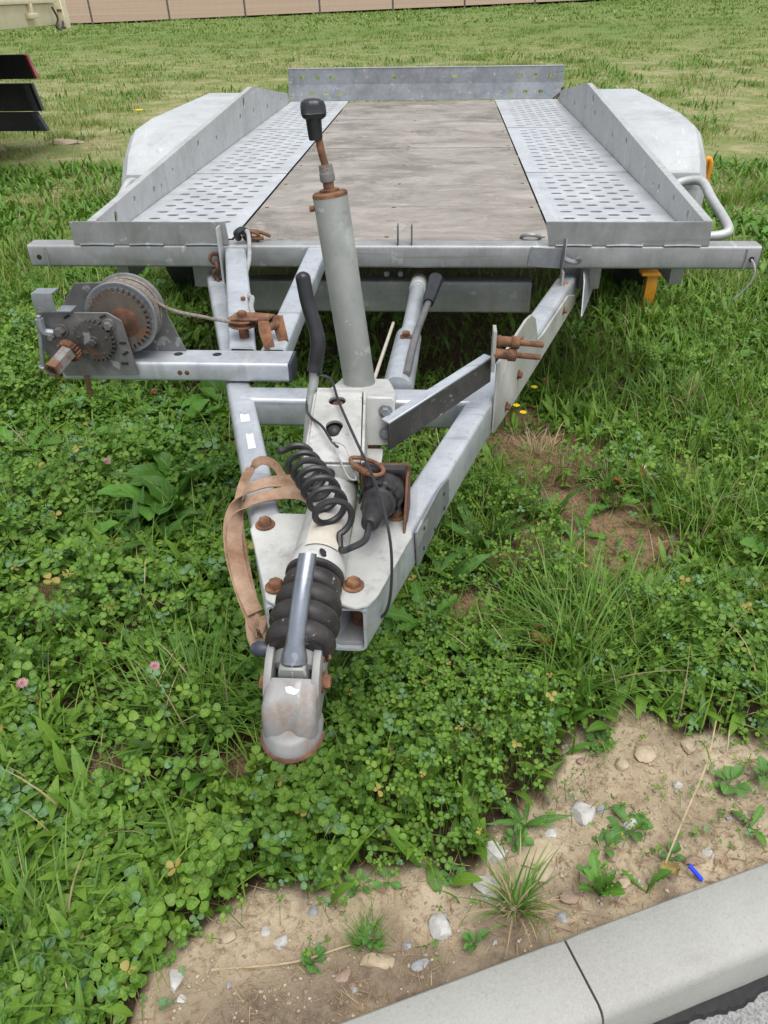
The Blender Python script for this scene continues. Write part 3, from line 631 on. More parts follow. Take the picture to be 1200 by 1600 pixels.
for t, r in ((.30, .0175), (1.0, .0175), (1.0, .0115), (.75, .0115)):
    for k_ in range(n): a = 2*math.pi*k_/n+.3; p = ca_+d*t+r*(u_*math.cos(a)+v_*math.sin(a)); V.append(p)
for l in range(3): F += [(l*n+k_, l*n+(k_+1) % n, (l+1)*n+(k_+1) % n, (l+1)*n+k_) for k_ in range(n)]
F.append(tuple(3*n+k_ for k_ in range(n))); b.add(V, F); wp('crank_socket', b, M_SOCK, 25)
wp('handle_bracket', MB().box(-.662, -.620, -.722, -.690, .101, .1045, .001).box(-.662, -.620, -.7235, -.720, .068, .1045, .001).box(-.622, -.590, -.7225, -.6900, .066, .0695, .001), M_GALV)
wp('catch_rod', MB().cyl((-.655, -.728, .062), (-.676, -.728, -.052), .0045, 10).cyl((-.6745, -.728, -.045), (-.6755, -.728, -.050), .0095, 14).tube(smooth([(-.656, -.728, .055), (-.655, -.727, .03), (-.64, -.72, .022)]), .0085, 8), M_GALV)
wp('rust_drip', MB().box(-.603, -.594, -.712, -.7085, -.118, -.073, .001), M_RUSTD)

# rope to the pulley and the pulley itself
rp_pts = smooth([(WC.x+.045, -.655, WC.z+.036), (-.42, -.64, .045), (-.36, -.615, .020), (-.318, -.596, .004), (-.300, -.585, -.002)], 8)
wp('winch_rope', MB().tube(rp_pts, .0038, 8), M_ROPE)
PC2 = Vector((-.288, -.575, -.004))
pu = part('rope_pulley', MB().lathe(PC2+Vector((0, 0, -.008)), PC2+Vector((0, 0, .008)), [(0, .030), (.15, .0315), (.35, .024), (.65, .024), (.85, .0315), (1, .030)], 28), M_RUST)
obj('pulley_bolt', MB().hexbolt(PC2+Vector((0, 0, .0085)), (0, 0, 1), .011, .012).cyl(PC2+Vector((0, 0, -.05)), PC2+Vector((0, 0, -.008)), .011), M_RUST, pu)
b = MB(); q0 = PC2+Vector((.0, .0, .0095)); b.prism([q0+Vector(v) for v in ((-.02, -.022, 0), (.03, -.024, 0), (.062, -.02, 0), (.070, .012, 0), (.02, .024, 0), (-.02, .02, 0))], (0, 0, .003), .0005)
for dx, dy in ((.050, -.030), (.074, .004)):
    c0 = PC2+Vector((dx, dy, .0)); b.prism([c0+Vector(v) for v in ((-.010, 0, .012), (.010, 0, .012), (.022, -.020, -.040), (.006, -.028, -.043), (-.008, -.008, -.01))], (.0035, .004, 0), .0005)
b.cyl(PC2+Vector((.052, -.030, -.006)), PC2+Vector((.080, .010, -.006)), .009, 14)
obj('pulley_bracket', b, M_RUST, pu)
c1 = smooth([(-.420, .035, .022), (-.400, .01, .035), (-.388, -.03, .018), (-.384, -.07, -.02), (-.372, -.18, -.035), (-.330, -.33, -.03), (-.300, -.42, -.005), (-.285, -.50, .002), (-.268, -.555, .004)], 6)
part('grey_lashing_cable', MB().tube(c1, .0058, 8), M_GREYCABLE)
b = MB().tube(smooth([(-.432, .03, .012), (-.43, .01, .030), (-.415, .02, .036), (-.405, .04, .02), (-.418, .045, .008)]), .010, 8); kn = part('cable_knot', b, M_PLAST)
obj('rusty_shackle', MB().torus((-.392, .035, .015), .018, .005, (0, 1, .6), n=16, m=6).cyl((-.41, .03, .012), (-.362, .035, .010), .006, 8).tube([(-.40, .04, .03), (-.37, .05, .022), (-.345, .05, .012)], .005, 6), M_RUST, kn)
b = MB().prism([(.372, -.0035, -.054), (.462, -.0035, -.060), (.462, -.0035, -.006), (.378, -.0035, -.002)], (0, .003, 0), .0006); hb = part('rope_hook', b, M_GALV)
obj('fin', MB().prism([(.462, -.001, -.060), (.462, -.034, -.058), (.466, -.036, -.01), (.468, -.020, .024), (.466, -.001, .020)], (.003, 0, 0), .0005), M_GALV, hb)
obj('hook', MB().tube(smooth([(.464, -.02, -.026), (.482, -.022, -.034), (.500, -.026, -.036), (.508, -.03, -.028), (.503, -.034, -.020)]), [.007]*25, 8), M_GALV, hb)
for x in (.014, .052): part('deck_fin', MB().box(x, x+.004, .004, .034, -.001, .052, .001), M_DIRTY)
part('lashing_ring', MB().torus((.385, .082, .002), .026, .005, (.1, .5, 1), n=24), M_GALV)

# ------------------------------------------------------------------ jockey jack, clamp, handbrake
JT = Vector((-.056, -.78, .300)); JB = Vector((-.014, -.80, -.050))
jd = (JT-JB)
jk = part('jack_tube', MB().lathe(JB, JT, [(0, .030), (.985, .030), (1, .0285)], 40), M_JACK)
def jp(t): return JB+jd*t
obj('jack_cap', MB().lathe(jp(.985), jp(1.006), [(0, .0305), (.7, .0300), (1, .0265)], 32).cyl(jp(.93)+Vector((-.030, -.004, 0)), jp(.93)+Vector((-.038, -.006, 0)), .005, 10), M_RUST, jk)
obj('spindle_collar', MB().lathe(jp(1.0), jp(1.13), [(0, .017), (.12, .017), (.14, .0095), (.38, .0095), (.40, .0115)], 20), M_RUST, jk)
obj('spindle_sleeve', MB().lathe(jp(1.05), jp(1.125), [(0, .0118), (.1, .0128), (.5, .0128), (.52, .0120), (1, .0116)], 20), M_SOCK, jk)
cr = [jp(1.12), Vector((-.0665, -.780, .365)), Vector((-.074, -.782, .412))]
obj('crank_rod', MB().tube(smooth(cr), .0062, 10), M_RUST, jk)
K0 = Vector((-.074, -.782, .382)); kz = Vector((-.06, .02, 1)).normalized()
b = MB().lathe(K0, K0+kz*.060, [(0, .0105), (.05, .0115), (.5, .0128), (.55, .014)], 18)
lob = []
for i in range(48):
    a = 2*math.pi*i/48; lob.append(.0198+.0030*math.cos(3*a+.4))
V = []; F = []; lev = [(.030, .62), (.034, .90), (.039, .98), (.0395, 1.02), (.0405, .98), (.050, .97), (.056, .88), (.0595, .6), (.0605, .2)]
for (h, s_) in lev:
    for i in range(48): a = 2*math.pi*i/48; V.append(K0+kz*h+Vector((lob[i]*s_*math.cos(a), lob[i]*s_*math.sin(a), 0)))
n = 48
for l in range(len(lev)-1): F += [(l*n+k_, l*n+(k_+1) % n, (l+1)*n+(k_+1) % n, (l+1)*n+k_) for k_ in range(n)]
F += [tuple(range(n-1, -1, -1)), tuple((len(lev)-1)*n+k_ for k_ in range(n))]; b.add(V, F)
obj('crank_knob', b, M_PLAST, jk)
obj('inner_tube', MB().cyl(JB+Vector((.005, -.005, -.02)), Vector((.01, -.83, -.40)), .022, 20), M_RUSTD, jk)
wz = Vector((.012, -.83, G+.085)); b = MB().lathe(wz-Vector((.022, 0, 0)), wz+Vector((.022, 0, 0)), [(0, .03), (.05, .06), (.2, .08), (.8, .08), (.95, .06), (1, .03)], 24).box(-.02, .044, -.84, -.82, wz.z, wz.z+.12, .002); obj('jockey_wheel', b, M_RUBBER, jk)

b = MB().prism([(-.052, -.835, -.052), (.040, -.835, -.052), (.062, -.875, -.052), (.058, -.945, -.052), (-.030, -.925, -.052), (-.062, -.88, -.052)], (0, .0, .010), .003)
b.torus(JB+Vector((0, 0, .006)), .031, .005, jd, n=32)
jc = part('jack_clamp', MB().prism([(-.055, -.765, -.046), (.040, -.765, -.046), (.060, -.86, -.030), (.060, -.920, -.020), (-.040, -.915, -.014), (-.075, -.86, -.032)], (0, 0, -.014), .004).torus(JB+Vector((0, 0, .004)), .0305, .004, jd, n=32), M_WHITE, sharp=30)
cp = obj('clamp_plate', MB().prism([(-.006, -.936, -.004), (.056, -.928, -.008), (.060, -.930, -.014), (.062, -.945, -.086), (.054, -.950, -.092), (.006, -.952, -.092)], (0, .006, 0), .002), M_WHITE, jc)
each('clamp_bolt', [MB().hexbolt((.044, -.936, -.030), (0, -1, .12), .0085, .008), MB().hexbolt((.045, -.946, -.068), (0, -1, .12), .0085, .008)], M_GALV, jc)
obj('packing', MB().box(.004, .040, -1.03, -.95, -.105, -.098, .002), M_WHITE, jc)
# overrun housing: an inverted trough with two keyholes
HW0, HW1 = -.070, .004
sec = [(-.925, .008), (-.935, .010), (-1.115, -.032), (-1.122, -.038), (-1.122, -.062), (-1.105, -.110), (-.925, -.110)]
def key(cx, cy, r1, r2, dy): return [(cx+r1*math.cos(a), cy+r1*math.sin(a)) for a in [rad(210-240*k/12) for k in range(13)]]+[(cx+r2*math.cos(a), cy-dy+r2*math.sin(a)) for a in [rad(-20-140*k/8) for k in range(9)]]
ang = math.atan2(.042, .18); Lh = math.hypot(.18, .042)
ey = Vector((0, math.cos(ang), math.sin(ang))); ez = Vector((0, -math.sin(ang), math.cos(ang))); o3 = Vector((0, -1.115, -.032))
MT = Matrix(((1, 0, 0, o3.x), (0, ey.y, ez.y, o3.y), (0, ey.z, ez.z, o3.z), (0, 0, 0, 1)))
b = MB().plate([(HW0, 0), (HW1+.012, 0), (HW1, Lh), (HW0-.004, Lh)], [slot(-.036, .150, .030, .022, 6), key(-.034, .085, .0145, .010, .016)], .005, MT)
oh = part('overrun_housing', b, M_WHITE)
b = MB().prism([(HW1+.013, -1.118, -.036), (HW1+.002, -.936, .007), (HW1+.002, -.936, -.11), (HW1+.013, -1.118, -.095)], (.005, 0, 0), .001)
b.prism([(HW0-.006, -1.115, -.036), (HW0-.010, -.936, .007), (HW0-.010, -.936, -.11), (HW0-.006, -1.115, -.095)], (.005, 0, 0), .001)
b.box(HW0-.004, HW1+.010, -1.122, -1.117, -.060, -.033, .001); b.box(HW0-.008, HW1+.004, -.937, -.932, -.11, .008, .001)
obj('housing_side', b, M_WHITE, oh)
obj('void_shade_block', MB().box(HW0, HW1+.006, -1.11, -.945, -.075, -.060, .001), M_DARK, oh)  # near-black block painting the shade seen through the keyholes
obj('housing_bolt', MB().hexbolt((-.035, -.968, -.012), ez, .011, .010), M_RUST, oh)
b = MB().lathe(Vector((-.034, -1.035, -.030)), Vector((-.034, -1.035, -.030))+ez*.022, [(0, .014), (.5, .013), (.8, .010), (1, .004)], 18).cyl((-.034, -1.125, -.045), (-.034, -1.128, -.045), .011, 14); obj('rubber_plug', b, M_RUBBER, oh)

# handbrake lever
hl = part('handbrake_lever', MB().tube(smooth([(-.088, -1.02, -.09), (-.090, -.98, -.065), (-.086, -.945, -.01), (-.081, -.93, .02), (-.079, -.925, .04)]), .0085, 12), M_JACK)
gp_ = smooth([(-.079, -.926, .038), (-.076, -.922, .055), (-.071, -.918, .085), (-.074, -.912, .110), (-.086, -.900, .150), (-.092, -.893, .185), (-.094, -.890, .200)], 5)
obj('grip', MB().tube(gp_, [.0125]*6+[.0130]*8+[.0125]*14+[.011, .009, .004], 14), M_PLAST, hl)

# coupling: housing tube on two wing plates, bellows, head and handle
ax = lambda y: Vector((-.027-.035*max(0, (-1.2-y)), y, -.088-.10*max(0, (-1.22-y))-.02*(-1.1-y)))
hb_ = part('coupling_housing', MB().lathe(ax(-1.09), ax(-1.315), [(0, .036), (.6, .0375), (.92, .040), (.96, .042), (1, .040)], 36), M_WHITE)
lp = []
V = []; F = []
for j in range(2):
    yy = (-1.225, -1.292)[j]; c = ax(yy)
    for k_ in range(9): a = rad(62+70*k_/8-18); V.append(c+Vector((math.cos(a)*(.0396+.0013*j), 0, math.sin(a)*(.0396+.0013*j))))
F = [(k_, k_+1, 9+k_+1, 9+k_) for k_ in range(8)]; obj('faded_sticker', MB().add(V, F), M_LABEL, hb_)
obj('bolt_hole', MB().cyl(ax(-1.31)+Vector((.012, 0, .0405)), ax(-1.31)+Vector((.013, 0, .0415)), .007, 12), M_DARK, hb_)
for pts in ([(-.060, -1.150), (-.118, -1.150), (-.150, -1.178), (-.152, -1.192), (-.106, -1.322), (-.098, -1.346), (-.082, -1.356), (-.060, -1.350)], [(.008, -1.105), (.076, -1.118), (.100, -1.185), (.100, -1.200), (.058, -1.330), (.046, -1.350), (.028, -1.358), (.004, -1.350)]):
    wgp = obj('wing_plate', MB().prism([(x, y, dbz(y)+.0015) for x, y in pts], (0, 0, .006), .0015), M_WHITE, hb_)
each('wing_bolt', [MB().hexbolt((x, y, dbz(y)+.0075), (0, 0, 1), .0108, .010) for (x, y) in ((-.130, -1.182), (-.088, -1.322), (.022, -1.314), (.074, -1.150))], M_RUST, hb_)
obj('bottom_plate', MB().box(-.085, .036, -1.345, -1.12, -.200, -.194, .001), M_BEAM, hb_)
P0, P1 = Vector((-.0315, -1.312, -.096)), Vector((-.0380, -1.440, -.128))
prof = [(0, .0385), (.02, .0415), (.06, .0415), (.08, .038)]
for i in range(4):
    t0 = .09+i*.225; R = (.0415, .0460, .0480, .0470)[i]
    prof += [(t0, R-.010), (t0+.03, R-.002), (t0+.08, R), (t0+.14, R-.0005), (t0+.19, R-.004), (t0+.215, R-.010)]
prof += [(.995, .0400), (1.0, .037)]
part('rubber_bellows', MB().lathe(P0, P1, prof, 44), M_BELLOW)
# head: stadium outlines lofted downwards; a slotted pair of cheeks behind carries the lever
HC = Vector((-.0415, -1.497, 0)); hw = .0352; YB = -1.476
def stad(off, y_back, zfun, drop=0):
    o = []
    R = hw+off
    for i in range(25):
        a = math.pi*i/24; o.append((HC.x+R*math.cos(a), HC.y-.003-R*math.sin(a)*1.20))
    o += [(HC.x-R*.98, HC.y+.015), (HC.x-R*.95, y_back), (HC.x-R*.5, y_back), (HC.x+R*.5, y_back), (HC.x+R*.95, y_back), (HC.x+R*.98, HC.y+.015)]
    return [(x, y, zfun(x, y)+drop) for x, y in o]
lays = [stad(.0022, YB, lambda x, y: -.213), stad(.0032, YB, lambda x, y: -.207), stad(.0030, YB, lambda x, y: -.199), stad(.0012, YB, lambda x, y: -.1955), stad(-.0010, YB, lambda x, y: -.1885), stad(-.0045, YB, lambda x, y: -.1845), stad(-.014, YB, lambda x, y: -.1835)]
V = [p for l in lays for p in l]; n = len(lays[0]); F = []
for l in range(len(lays)-1): F += [(l*n+k_, l*n+(k_+1) % n, (l+1)*n+(k_+1) % n, (l+1)*n+k_) for k_ in range(n)]
F += [tuple(range(n-1, -1, -1)), tuple((len(lays)-1)*n+k_ for k_ in range(n))]
ch = part('coupling_head', MB().add(V, F), M_HEAD, label='rust-edged tow ball coupling head', sharp=50)
# the upper casting: a plateau that ends in two lobes with a valley between, its top falling towards the nose
def lobes(ins):
    o = [(HC.x+.0352-ins, YB-.0005)]
    for sx in (1, -1):
        c = (HC.x+sx*.0180, -1.5075); rr_ = .0172-ins
        a0, a1 = (20, -145) if sx > 0 else (-35, -200)
        for k_ in range(13): a = rad(a0+(a1-a0)*k_/12); o.append((c[0]+rr_*math.cos(a), c[1]+rr_*1.25*math.sin(a)))
    return o+[(HC.x-.0352+ins, YB-.0005), (HC.x-.018, YB-.0005), (HC.x, YB-.0005), (HC.x+.018, YB-.0005)]
def htop(x, y): q = max(0, -(y+1.478)); return -.1345-.30*q-27.0*max(0, q-.018)**2-.014*math.exp(-((x-HC.x)/.008)**2)*sst(.012, .032, q)
L4 = [(0, None, -.196), (0, .016, 0), (.0008, .009, 0), (.0028, .0042, 0), (.0060, .0012, 0), (.0105, .0, 0), (.0150, -.0004, 0)]
V = []; F = []
for ins, dz, zz_ in L4:
    for (x, y) in lobes(ins): V.append((x, y, zz_ if dz is None else float(htop(x, y))-dz))
n = len(lobes(0))
for l in range(len(L4)-1): F += [(l*n+k_, l*n+(k_+1) % n, (l+1)*n+(k_+1) % n, (l+1)*n+k_) for k_ in range(n)]
top0 = (len(L4)-1)*n; cidx = len(V); V.append((HC.x, -1.490, float(htop(HC.x, -1.490)))); F += [(top0+k_, top0+(k_+1) % n, cidx) for k_ in range(n)]
obj('upper_casting', MB().add(V, F), M_HEAD, ch, sharp=75)
obj('paint_chip', MB().prism([(HC.x+x, -1.493+y, float(htop(HC.x+x, -1.493+y))+.0004) for x, y in ((-.006, .004), (.001, .0055), (.008, .002), (.013, .001), (.010, -.003), (.002, -.0045), (-.004, -.001))], (0, 0, .0004), 0), M_STICK, ch)
obj('rim_rust', MB().tube([Vector(p)+Vector((0, 0, -.001)) for p in stad(.0020, YB, lambda x, y: -.206)][:25], .0046, 8), M_RIM, ch)
for sx in (-1, 1):
    x0 = HC.x+sx*.0255; obj('head_cheek', MB().prism([(x0, -1.414, -.150), (x0, -1.418, -.128), (x0, -1.428, -.116), (x0, -1.445, -.114), (x0, -1.460, -.120), (x0, -1.480, -.1335), (x0, -1.492, -.150), (x0, -1.492, -.19), (x0, -1.414, -.19)], (sx*.0105, 0, 0), .0025, segs=2), M_HEAD, ch)
obj('slot_shade_floor', MB().box(HC.x-.0262, HC.x+.0262, -1.4755, -1.412, -.192, -.168, .001), M_DARK, ch)  # floor coloured near-black to stand for shade between the cheeks
obj('head_neck', MB().lathe((-.0378, -1.405, -.134), (-.040, -1.447, -.156), [(0, .038), (.5, .0385), (.9, .036), (1, .030)], 32), M_HEAD, ch)
each('pivot_bolt', [MB().hexbolt((HC.x+.0355, -1.432, -.135), (1, 0, 0), .008, .008), MB().hexbolt((HC.x+.0355, -1.458, -.158), (1, 0, 0), .010, .009), MB().hexbolt((HC.x-.0355, -1.462, -.160), (-1, 0, 0), .010, .008)], M_RUST, ch)
obj('release_button', MB().lathe((HC.x-.034, -1.432, -.130), (HC.x-.060, -1.430, -.130), [(0, .008), (.35, .0105), (.75, .0105), (1, .006)], 16), M_BLUEC, ch)
hd = [Vector((-.0398, -1.460, -.122)), Vector((-.0375, -1.446, -.094)), Vector((-.0325, -1.412, -.052)), Vector((-.0275, -1.372, -.016))]
V = []; F = []; hp = smooth(hd, 6); N = len(hp)
for i, p in enumerate(hp):
    t = (hp[min(i+1, N-1)]-hp[max(i-1, 0)]).normalized(); sx_ = Vector((1, 0, 0)); up = sx_.cross(t).normalized()*1; w = np.interp(i/(N-1), [0, .12, .25, .5, 1], [.0175, .0165, .0132, .0122, .0118])
    if up.z < 0: up = -up
    for k_ in range(13): a = math.pi*k_/12; V.append(p+sx_*w*math.cos(a)+up*w*.75*math.sin(a))
    for k_ in range(13): a = math.pi*(12-k_)/12; V.append(p+sx_*(w-.002)*math.cos(a)+up*((w-.002)*.75*math.sin(a)-.001))
for i in range(N-1): F += [(i*26+k_, i*26+(k_+1) % 26, (i+1)*26+(k_+1) % 26, (i+1)*26+k_) for k_ in range(26)]
F += [tuple(range(26)), tuple((N-1)*26+k_ for k_ in range(25, -1, -1))]
obj('coupling_handle', MB().add(V, F), M_ZINC, ch)
obj('handle_foot', MB().prism([(-.0615, -1.4725, -.166), (-.0205, -1.4725, -.166), (-.0215, -1.4725, -.138), (-.0245, -1.4725, -.122), (-.0575, -1.4725, -.122), (-.0605, -1.4725, -.138)], (0, .030, 0), .0025), M_JACK, ch)
obj('foot_rib', MB().prism([(-.0422, -1.4735, -.165), (-.0422, -1.4735, -.128), (-.0422, -1.462, -.112), (-.0422, -1.452, -.112), (-.0422, -1.452, -.165)], (.0028, 0, 0), .0006), M_JACK, ch)

# brake cylinder tube and the spare lever lying beside it
bt = part('brake_tube', MB().lathe((.074, .06, -.112), (.063, -.40, -.105), [(0, .019), (.02, .0205), (.11, .0205), (.115, .023), (.2, .023), (.205, .0195), (1, .0205)], 24), M_TUBE)
obj('tube_end', MB().lathe((.074, .055, -.112), (.072, -.035, -.110), [(0, .020), (.05, .0225), (.8, .0225), (.9, .0235), (1, .0225)], 24), M_WHITE, bt)
obj('lower_sleeve', MB().lathe((.064, -.37, -.105), (.052, -.70, -.105), [(0, .021), (.12, .031), (1, .033)], 24), M_TUBE, bt)
obj('sleeve_bolt', MB().hexbolt((.060, -.475, -.074), (0, 0, 1), .010, .010), M_RUST, bt)
lv = part('support_lever', MB().tube(smooth([(.112, -.20, -.075), (.098, -.33, -.070), (.082, -.50, -.066), (.070, -.68, -.075)]), .0085, 10), M_DIRTY)
obj('lever_grip', MB().lathe((.106, -.255, -.072), (.123, -.135, -.050), [(0, .013), (.1, .0145), (.8, .0185), (1, .0195), (1.0, .0135), (.9, .012)], 20), M_PLAST, lv)
part('bare_rod', MB().cyl((.012, -.16, -.16), (-.003, -.70, -.10), .0042, 8), M_LABEL)

# plug, socket, coiled cable, breakaway wire, snap hook
Q0, Q1 = Vector((.056, -1.122, -.070)), Vector((.042, -1.252, -.050))
sk = part('cable_socket', MB().box(.018, .094, -1.122, -1.112, -.12, -.030, .003).prism([(.086, -1.20, -.114), (.091, -1.112, -.11), (.091, -1.112, -.035), (.088, -1.13, -.045)], (.004, 0, 0), .0008), M_RUSTD)
pr = [(0, .030), (.05, .0335), (.20, .0335), (.24, .030), (.34, .030), (.36, .0265), (.48, .0265), (.50, .022), (.60, .021), (.74, .019), (.80, .015), (.95, .014), (1.02, .0125), (1.05, .009)]
pl = obj('cable_plug', MB().lathe(Q0, Q1, pr, 28), M_RUBBER, sk)
b = MB(); dq = (Q1-Q0); uq = dq.normalized().cross(Vector((0, 0, 1))).normalized(); vq = uq.cross(dq.normalized())
for i in range(12):
    a = 2*math.pi*i/12; rdir = uq*math.cos(a)+vq*math.sin(a); c = Q0+dq*.30+rdir*.0305; t = rdir.cross(dq).normalized()*.004
    b.prism([c-t, c+t, c+t+dq*.16-rdir*.002, c-t+dq*.16-rdir*.002], rdir*.003, 0)
obj('plug_rib', b, M_PLAST, sk)
obj('socket_lid', MB().box(.022, .088, -1.137, -1.122, -.038, -.028, .003), M_RUBBER, sk)
H0, H1 = Vector((-.090, -1.088, -.036)), Vector((-.004, -1.268, -.038)); hx = []
dh = H1-H0; du = dh.normalized().cross(Vector((0, 0, 1))).normalized(); dv2 = du.cross(dh.normalized()); turns = 6.6; NN = 160
for i in range(NN+1):
    t = i/NN; a = 2*math.pi*turns*t+.8; R = .0215+.0025*t; hx.append(H0+dh*(t**.9)+du*R*math.cos(a)*1.05+dv2*R*math.sin(a)+Vector((0, 0, .012*math.sin(t*3))))
tail = smooth([hx[-1], hx[-1]+Vector((.004, -.018, -.014)), Vector((.020, -1.300, -.058)), Vector((.038, -1.284, -.055)), Q0+dq*1.04], 6)[1:]
head = smooth([Vector((-.07, -1.0, -.11)), Vector((-.10, -1.0, -.07)), hx[0]+(hx[0]-hx[3])*.6, hx[0]], 5)[:-1]
part('coiled_cable', MB().tube(head+hx+tail, .0050, 8), M_CABLE)
bw = smooth([(-.075, -.93, .035), (-.050, -.935, .028), (-.030, -.99, .012), (.006, -1.09, .0), (.040, -1.18, -.012), (.062, -1.245, -.03), (.074, -1.28, -.075), (.074, -1.30, -.135), (.067, -1.305, -.17), (.055, -1.30, -.19)], 6)
part('breakaway_wire', MB().tube(bw, .0024, 6), M_CABLE)
bw2 = smooth([(-.086, -.93, .02), (-.092, -.955, -.012), (-.080, -1.00, -.008), (-.050, -1.055, .0), (-.030, -1.09, -.008), (-.020, -1.10, -.012)], 6)
sw_ = part('short_wire', MB().tube(bw2, .0024, 6), M_CABLE)
b = MB().tube(smooth([(-.030, -1.090, -.006), (-.008, -1.103, -.010), (.006, -1.135, -.030), (.012, -1.15, -.040), (-.002, -1.142, -.038), (-.022, -1.105, -.016), (-.030, -1.090, -.006)], 6), .0014, 6); obj('wire_loop', b, M_GREYCABLE, sw_)
cc = Vector((.028, -1.138, -.022)); cu_ = Vector((.85, -.5, -.12)).normalized(); cw_ = Vector((.3, .75, .2)); cw_ = (cw_-cu_*cw_.dot(cu_)).normalized()
loop = [cc+cu_*(.026*math.cos(a)+(.004*math.cos(a)))+cw_*(.0125*math.sin(a)*(1+.25*math.cos(a))) for a in [2*math.pi*i/28 for i in range(28)]]
obj('snap_hook', MB().tube(loop, .0034, 8, True, True).cyl(cc-cu_*.018-cw_*.010, cc+cu_*.010-cw_*.0125, .0055, 8), M_RUST, sw_)

# ------------------------------------------------------------------ loose things on and round the trailer
def ribbon(mb, pts, wdir, w=.025, th=.0022, k=8):
    P = smooth(pts, k); D = smooth(wdir, k); V = []; F = []; n = len(P)
    for i in range(n):
        t = (P[min(i+1, n-1)]-P[max(i-1, 0)]).normalized(); d_ = (D[i]-t*D[i].dot(t)).normalized(); nn = t.cross(d_)
        V += [P[i]-d_*w/2-nn*th/2, P[i]+d_*w/2-nn*th/2, P[i]+d_*w/2+nn*th/2, P[i]-d_*w/2+nn*th/2]
    for i in range(n-1): F += [(i*4+k_, i*4+(k_+1) % 4, (i+1)*4+(k_+1) % 4, (i+1)*4+k_) for k_ in range(4)]
    F += [(0, 1, 2, 3), (n*4-1, n*4-2, n*4-3, n*4-4)]; mb.add(V, F)
b = MB()
# bands lying across the tube towards the housing, loops hanging down outside it
ribbon(b, [(-.060, -1.120, -.102), (-.085, -1.120, -.086), (-.125, -1.124, -.088), (-.160, -1.140, -.092), (-.180, -1.165, -.112), (-.180, -1.195, -.145), (-.160, -1.245, -.178), (-.132, -1.295, -.190)], [(0, .7, .7), (0, .8, .6), (0, .95, .25), (.2, .9, .2), (.5, .7, .2), (.8, .4, .1), (.9, .2, .0), (.9, .1, .1)], .024)
ribbon(b, [(-.066, -1.098, -.100), (-.095, -1.098, -.080), (-.138, -1.100, -.080), (-.172, -1.118, -.088), (-.192, -1.150, -.115), (-.188, -1.19, -.150), (-.166, -1.24, -.180), (-.140, -1.29, -.198), (-.118, -1.325, -.195)], [(0, .6, .8), (0, .7, .7), (0, .95, .3), (.3, .9, .2), (.6, .6, .1), (.8, .4, .1), (.9, .2, .1), (.8, .1, .4), (.6, .1, .7)], .022)
ribbon(b, [(-.122, -1.055, -.102), (-.138, -1.048, -.078), (-.160, -1.052, -.068), (-.178, -1.078, -.080), (-.187, -1.115, -.110), (-.178, -1.165, -.148), (-.154, -1.235, -.178), (-.134, -1.285, -.195), (-.128, -1.318, -.200), (-.116, -1.335, -.190), (-.110, -1.325, -.175)], [(.3, .6, .3), (.2, .8, .5), (.3, .7, .5), (.6, .6, .3), (.8, .3, .2), (.9, .2, .1), (.8, .3, -.1), (.7, .3, .3), (.5, .1, .8), (.6, -.2, .7), (.7, 0, .6)], .015)
ribbon(b, [(-.136, -1.290, -.195), (-.132, -1.318, -.212), (-.119, -1.338, -.216), (-.104, -1.340, -.205), (-.102, -1.332, -.190), (-.112, -1.310, -.180)], [(.8, .3, .1), (.6, .3, .6), (.4, .3, .8), (.2, .6, .7), (.4, .7, .4), (.6, .5, .4)], .024)
obj('webbing_strap', b, M_WEB, label='faded orange-beige webbing strap looped over the left drawbar tube', cat='strap')

def chock(loc, rot, label):
    e = empty('wheel_chock', loc, label, 'wheel chock', 'orange wheel chocks'); R_ = Matrix.Translation(loc) @ Matrix.Rotation(rot, 4, 'Z')
    b = MB().box(-.050, .050, -.03, .03, .09, .102, .004, R_).box(-.022, .022, -.012, .012, -.06, .092, .003, R_).prism([(-.06, -.05, -.08), (.06, -.05, -.08), (.06, .06, -.08), (-.06, .06, -.08)], (0, 0, .02), .003, R_)
    obj('wedge', b, M_ORANGE, e); return e, R_
chock((.985, 1.00, -.472), .05, 'orange wheel chock showing below the right end of the front beam')
e2 = empty('orange_hoop', (1.09, 1.08, -.25), 'orange tubular hoop sticking out behind the right mudguard', 'hoop')
obj('hoop', MB().tube(smooth([(1.075, 1.12, -.20), (1.098, 1.08, -.14), (1.112, 1.05, -.02), (1.118, 1.05, .025), (1.128, 1.05, .035), (1.138, 1.05, .02), (1.138, 1.05, -.02), (1.120, 1.05, -.14), (1.09, 1.08, -.23), (1.05, 1.12, -.25)], 6), .0105, 10), M_ORANGE, e2)

# the other vehicle at the left edge: cream frame, black lamp boards
V2 = empty('flatbed_trailer', (-4.6, 6.0, G), 'cream framed trailer at the left edge with stacked black rear boards', 'trailer')
def vpart(name, mb, mat, parent=V2): return obj(name, mb, mat, parent)
vpart('side_beam', MB().box(-3.09, -3.03, 1.2, 5.13, .378, .525, .006), M_CREAM)
vpart('beam_flange', MB().box(-3.12, -3.00, 1.2, 5.10, .5265, .560, .004), M_CREAM)
vpart('deck', MB().box(-5.2, -3.122, 1.2, 5.05, .46, .56, .004), M_CREAM)
hb2 = vpart('end_bracket', MB().prism([(-3.075, 5.135, .36), (-2.985, 5.135, .345), (-2.98, 5.135, .40), (-2.992, 5.135, .56), (-3.085, 5.135, .575)], (0, .10, 0), .004), M_CREAM)
obj('rust_lip', MB().box(-3.065, -2.99, 5.128, 5.134, .468, .482, .002).box(-3.02, -2.985, 5.128, 5.134, .346, .362, .002), M_RUST, hb2)
lt = vpart('latch', MB().box(-3.03, -2.985, 4.55, 4.68, .432, .468, .005).box(-3.03, -3.0, 4.60, 4.64, .46, .53, .004), M_CREAM)
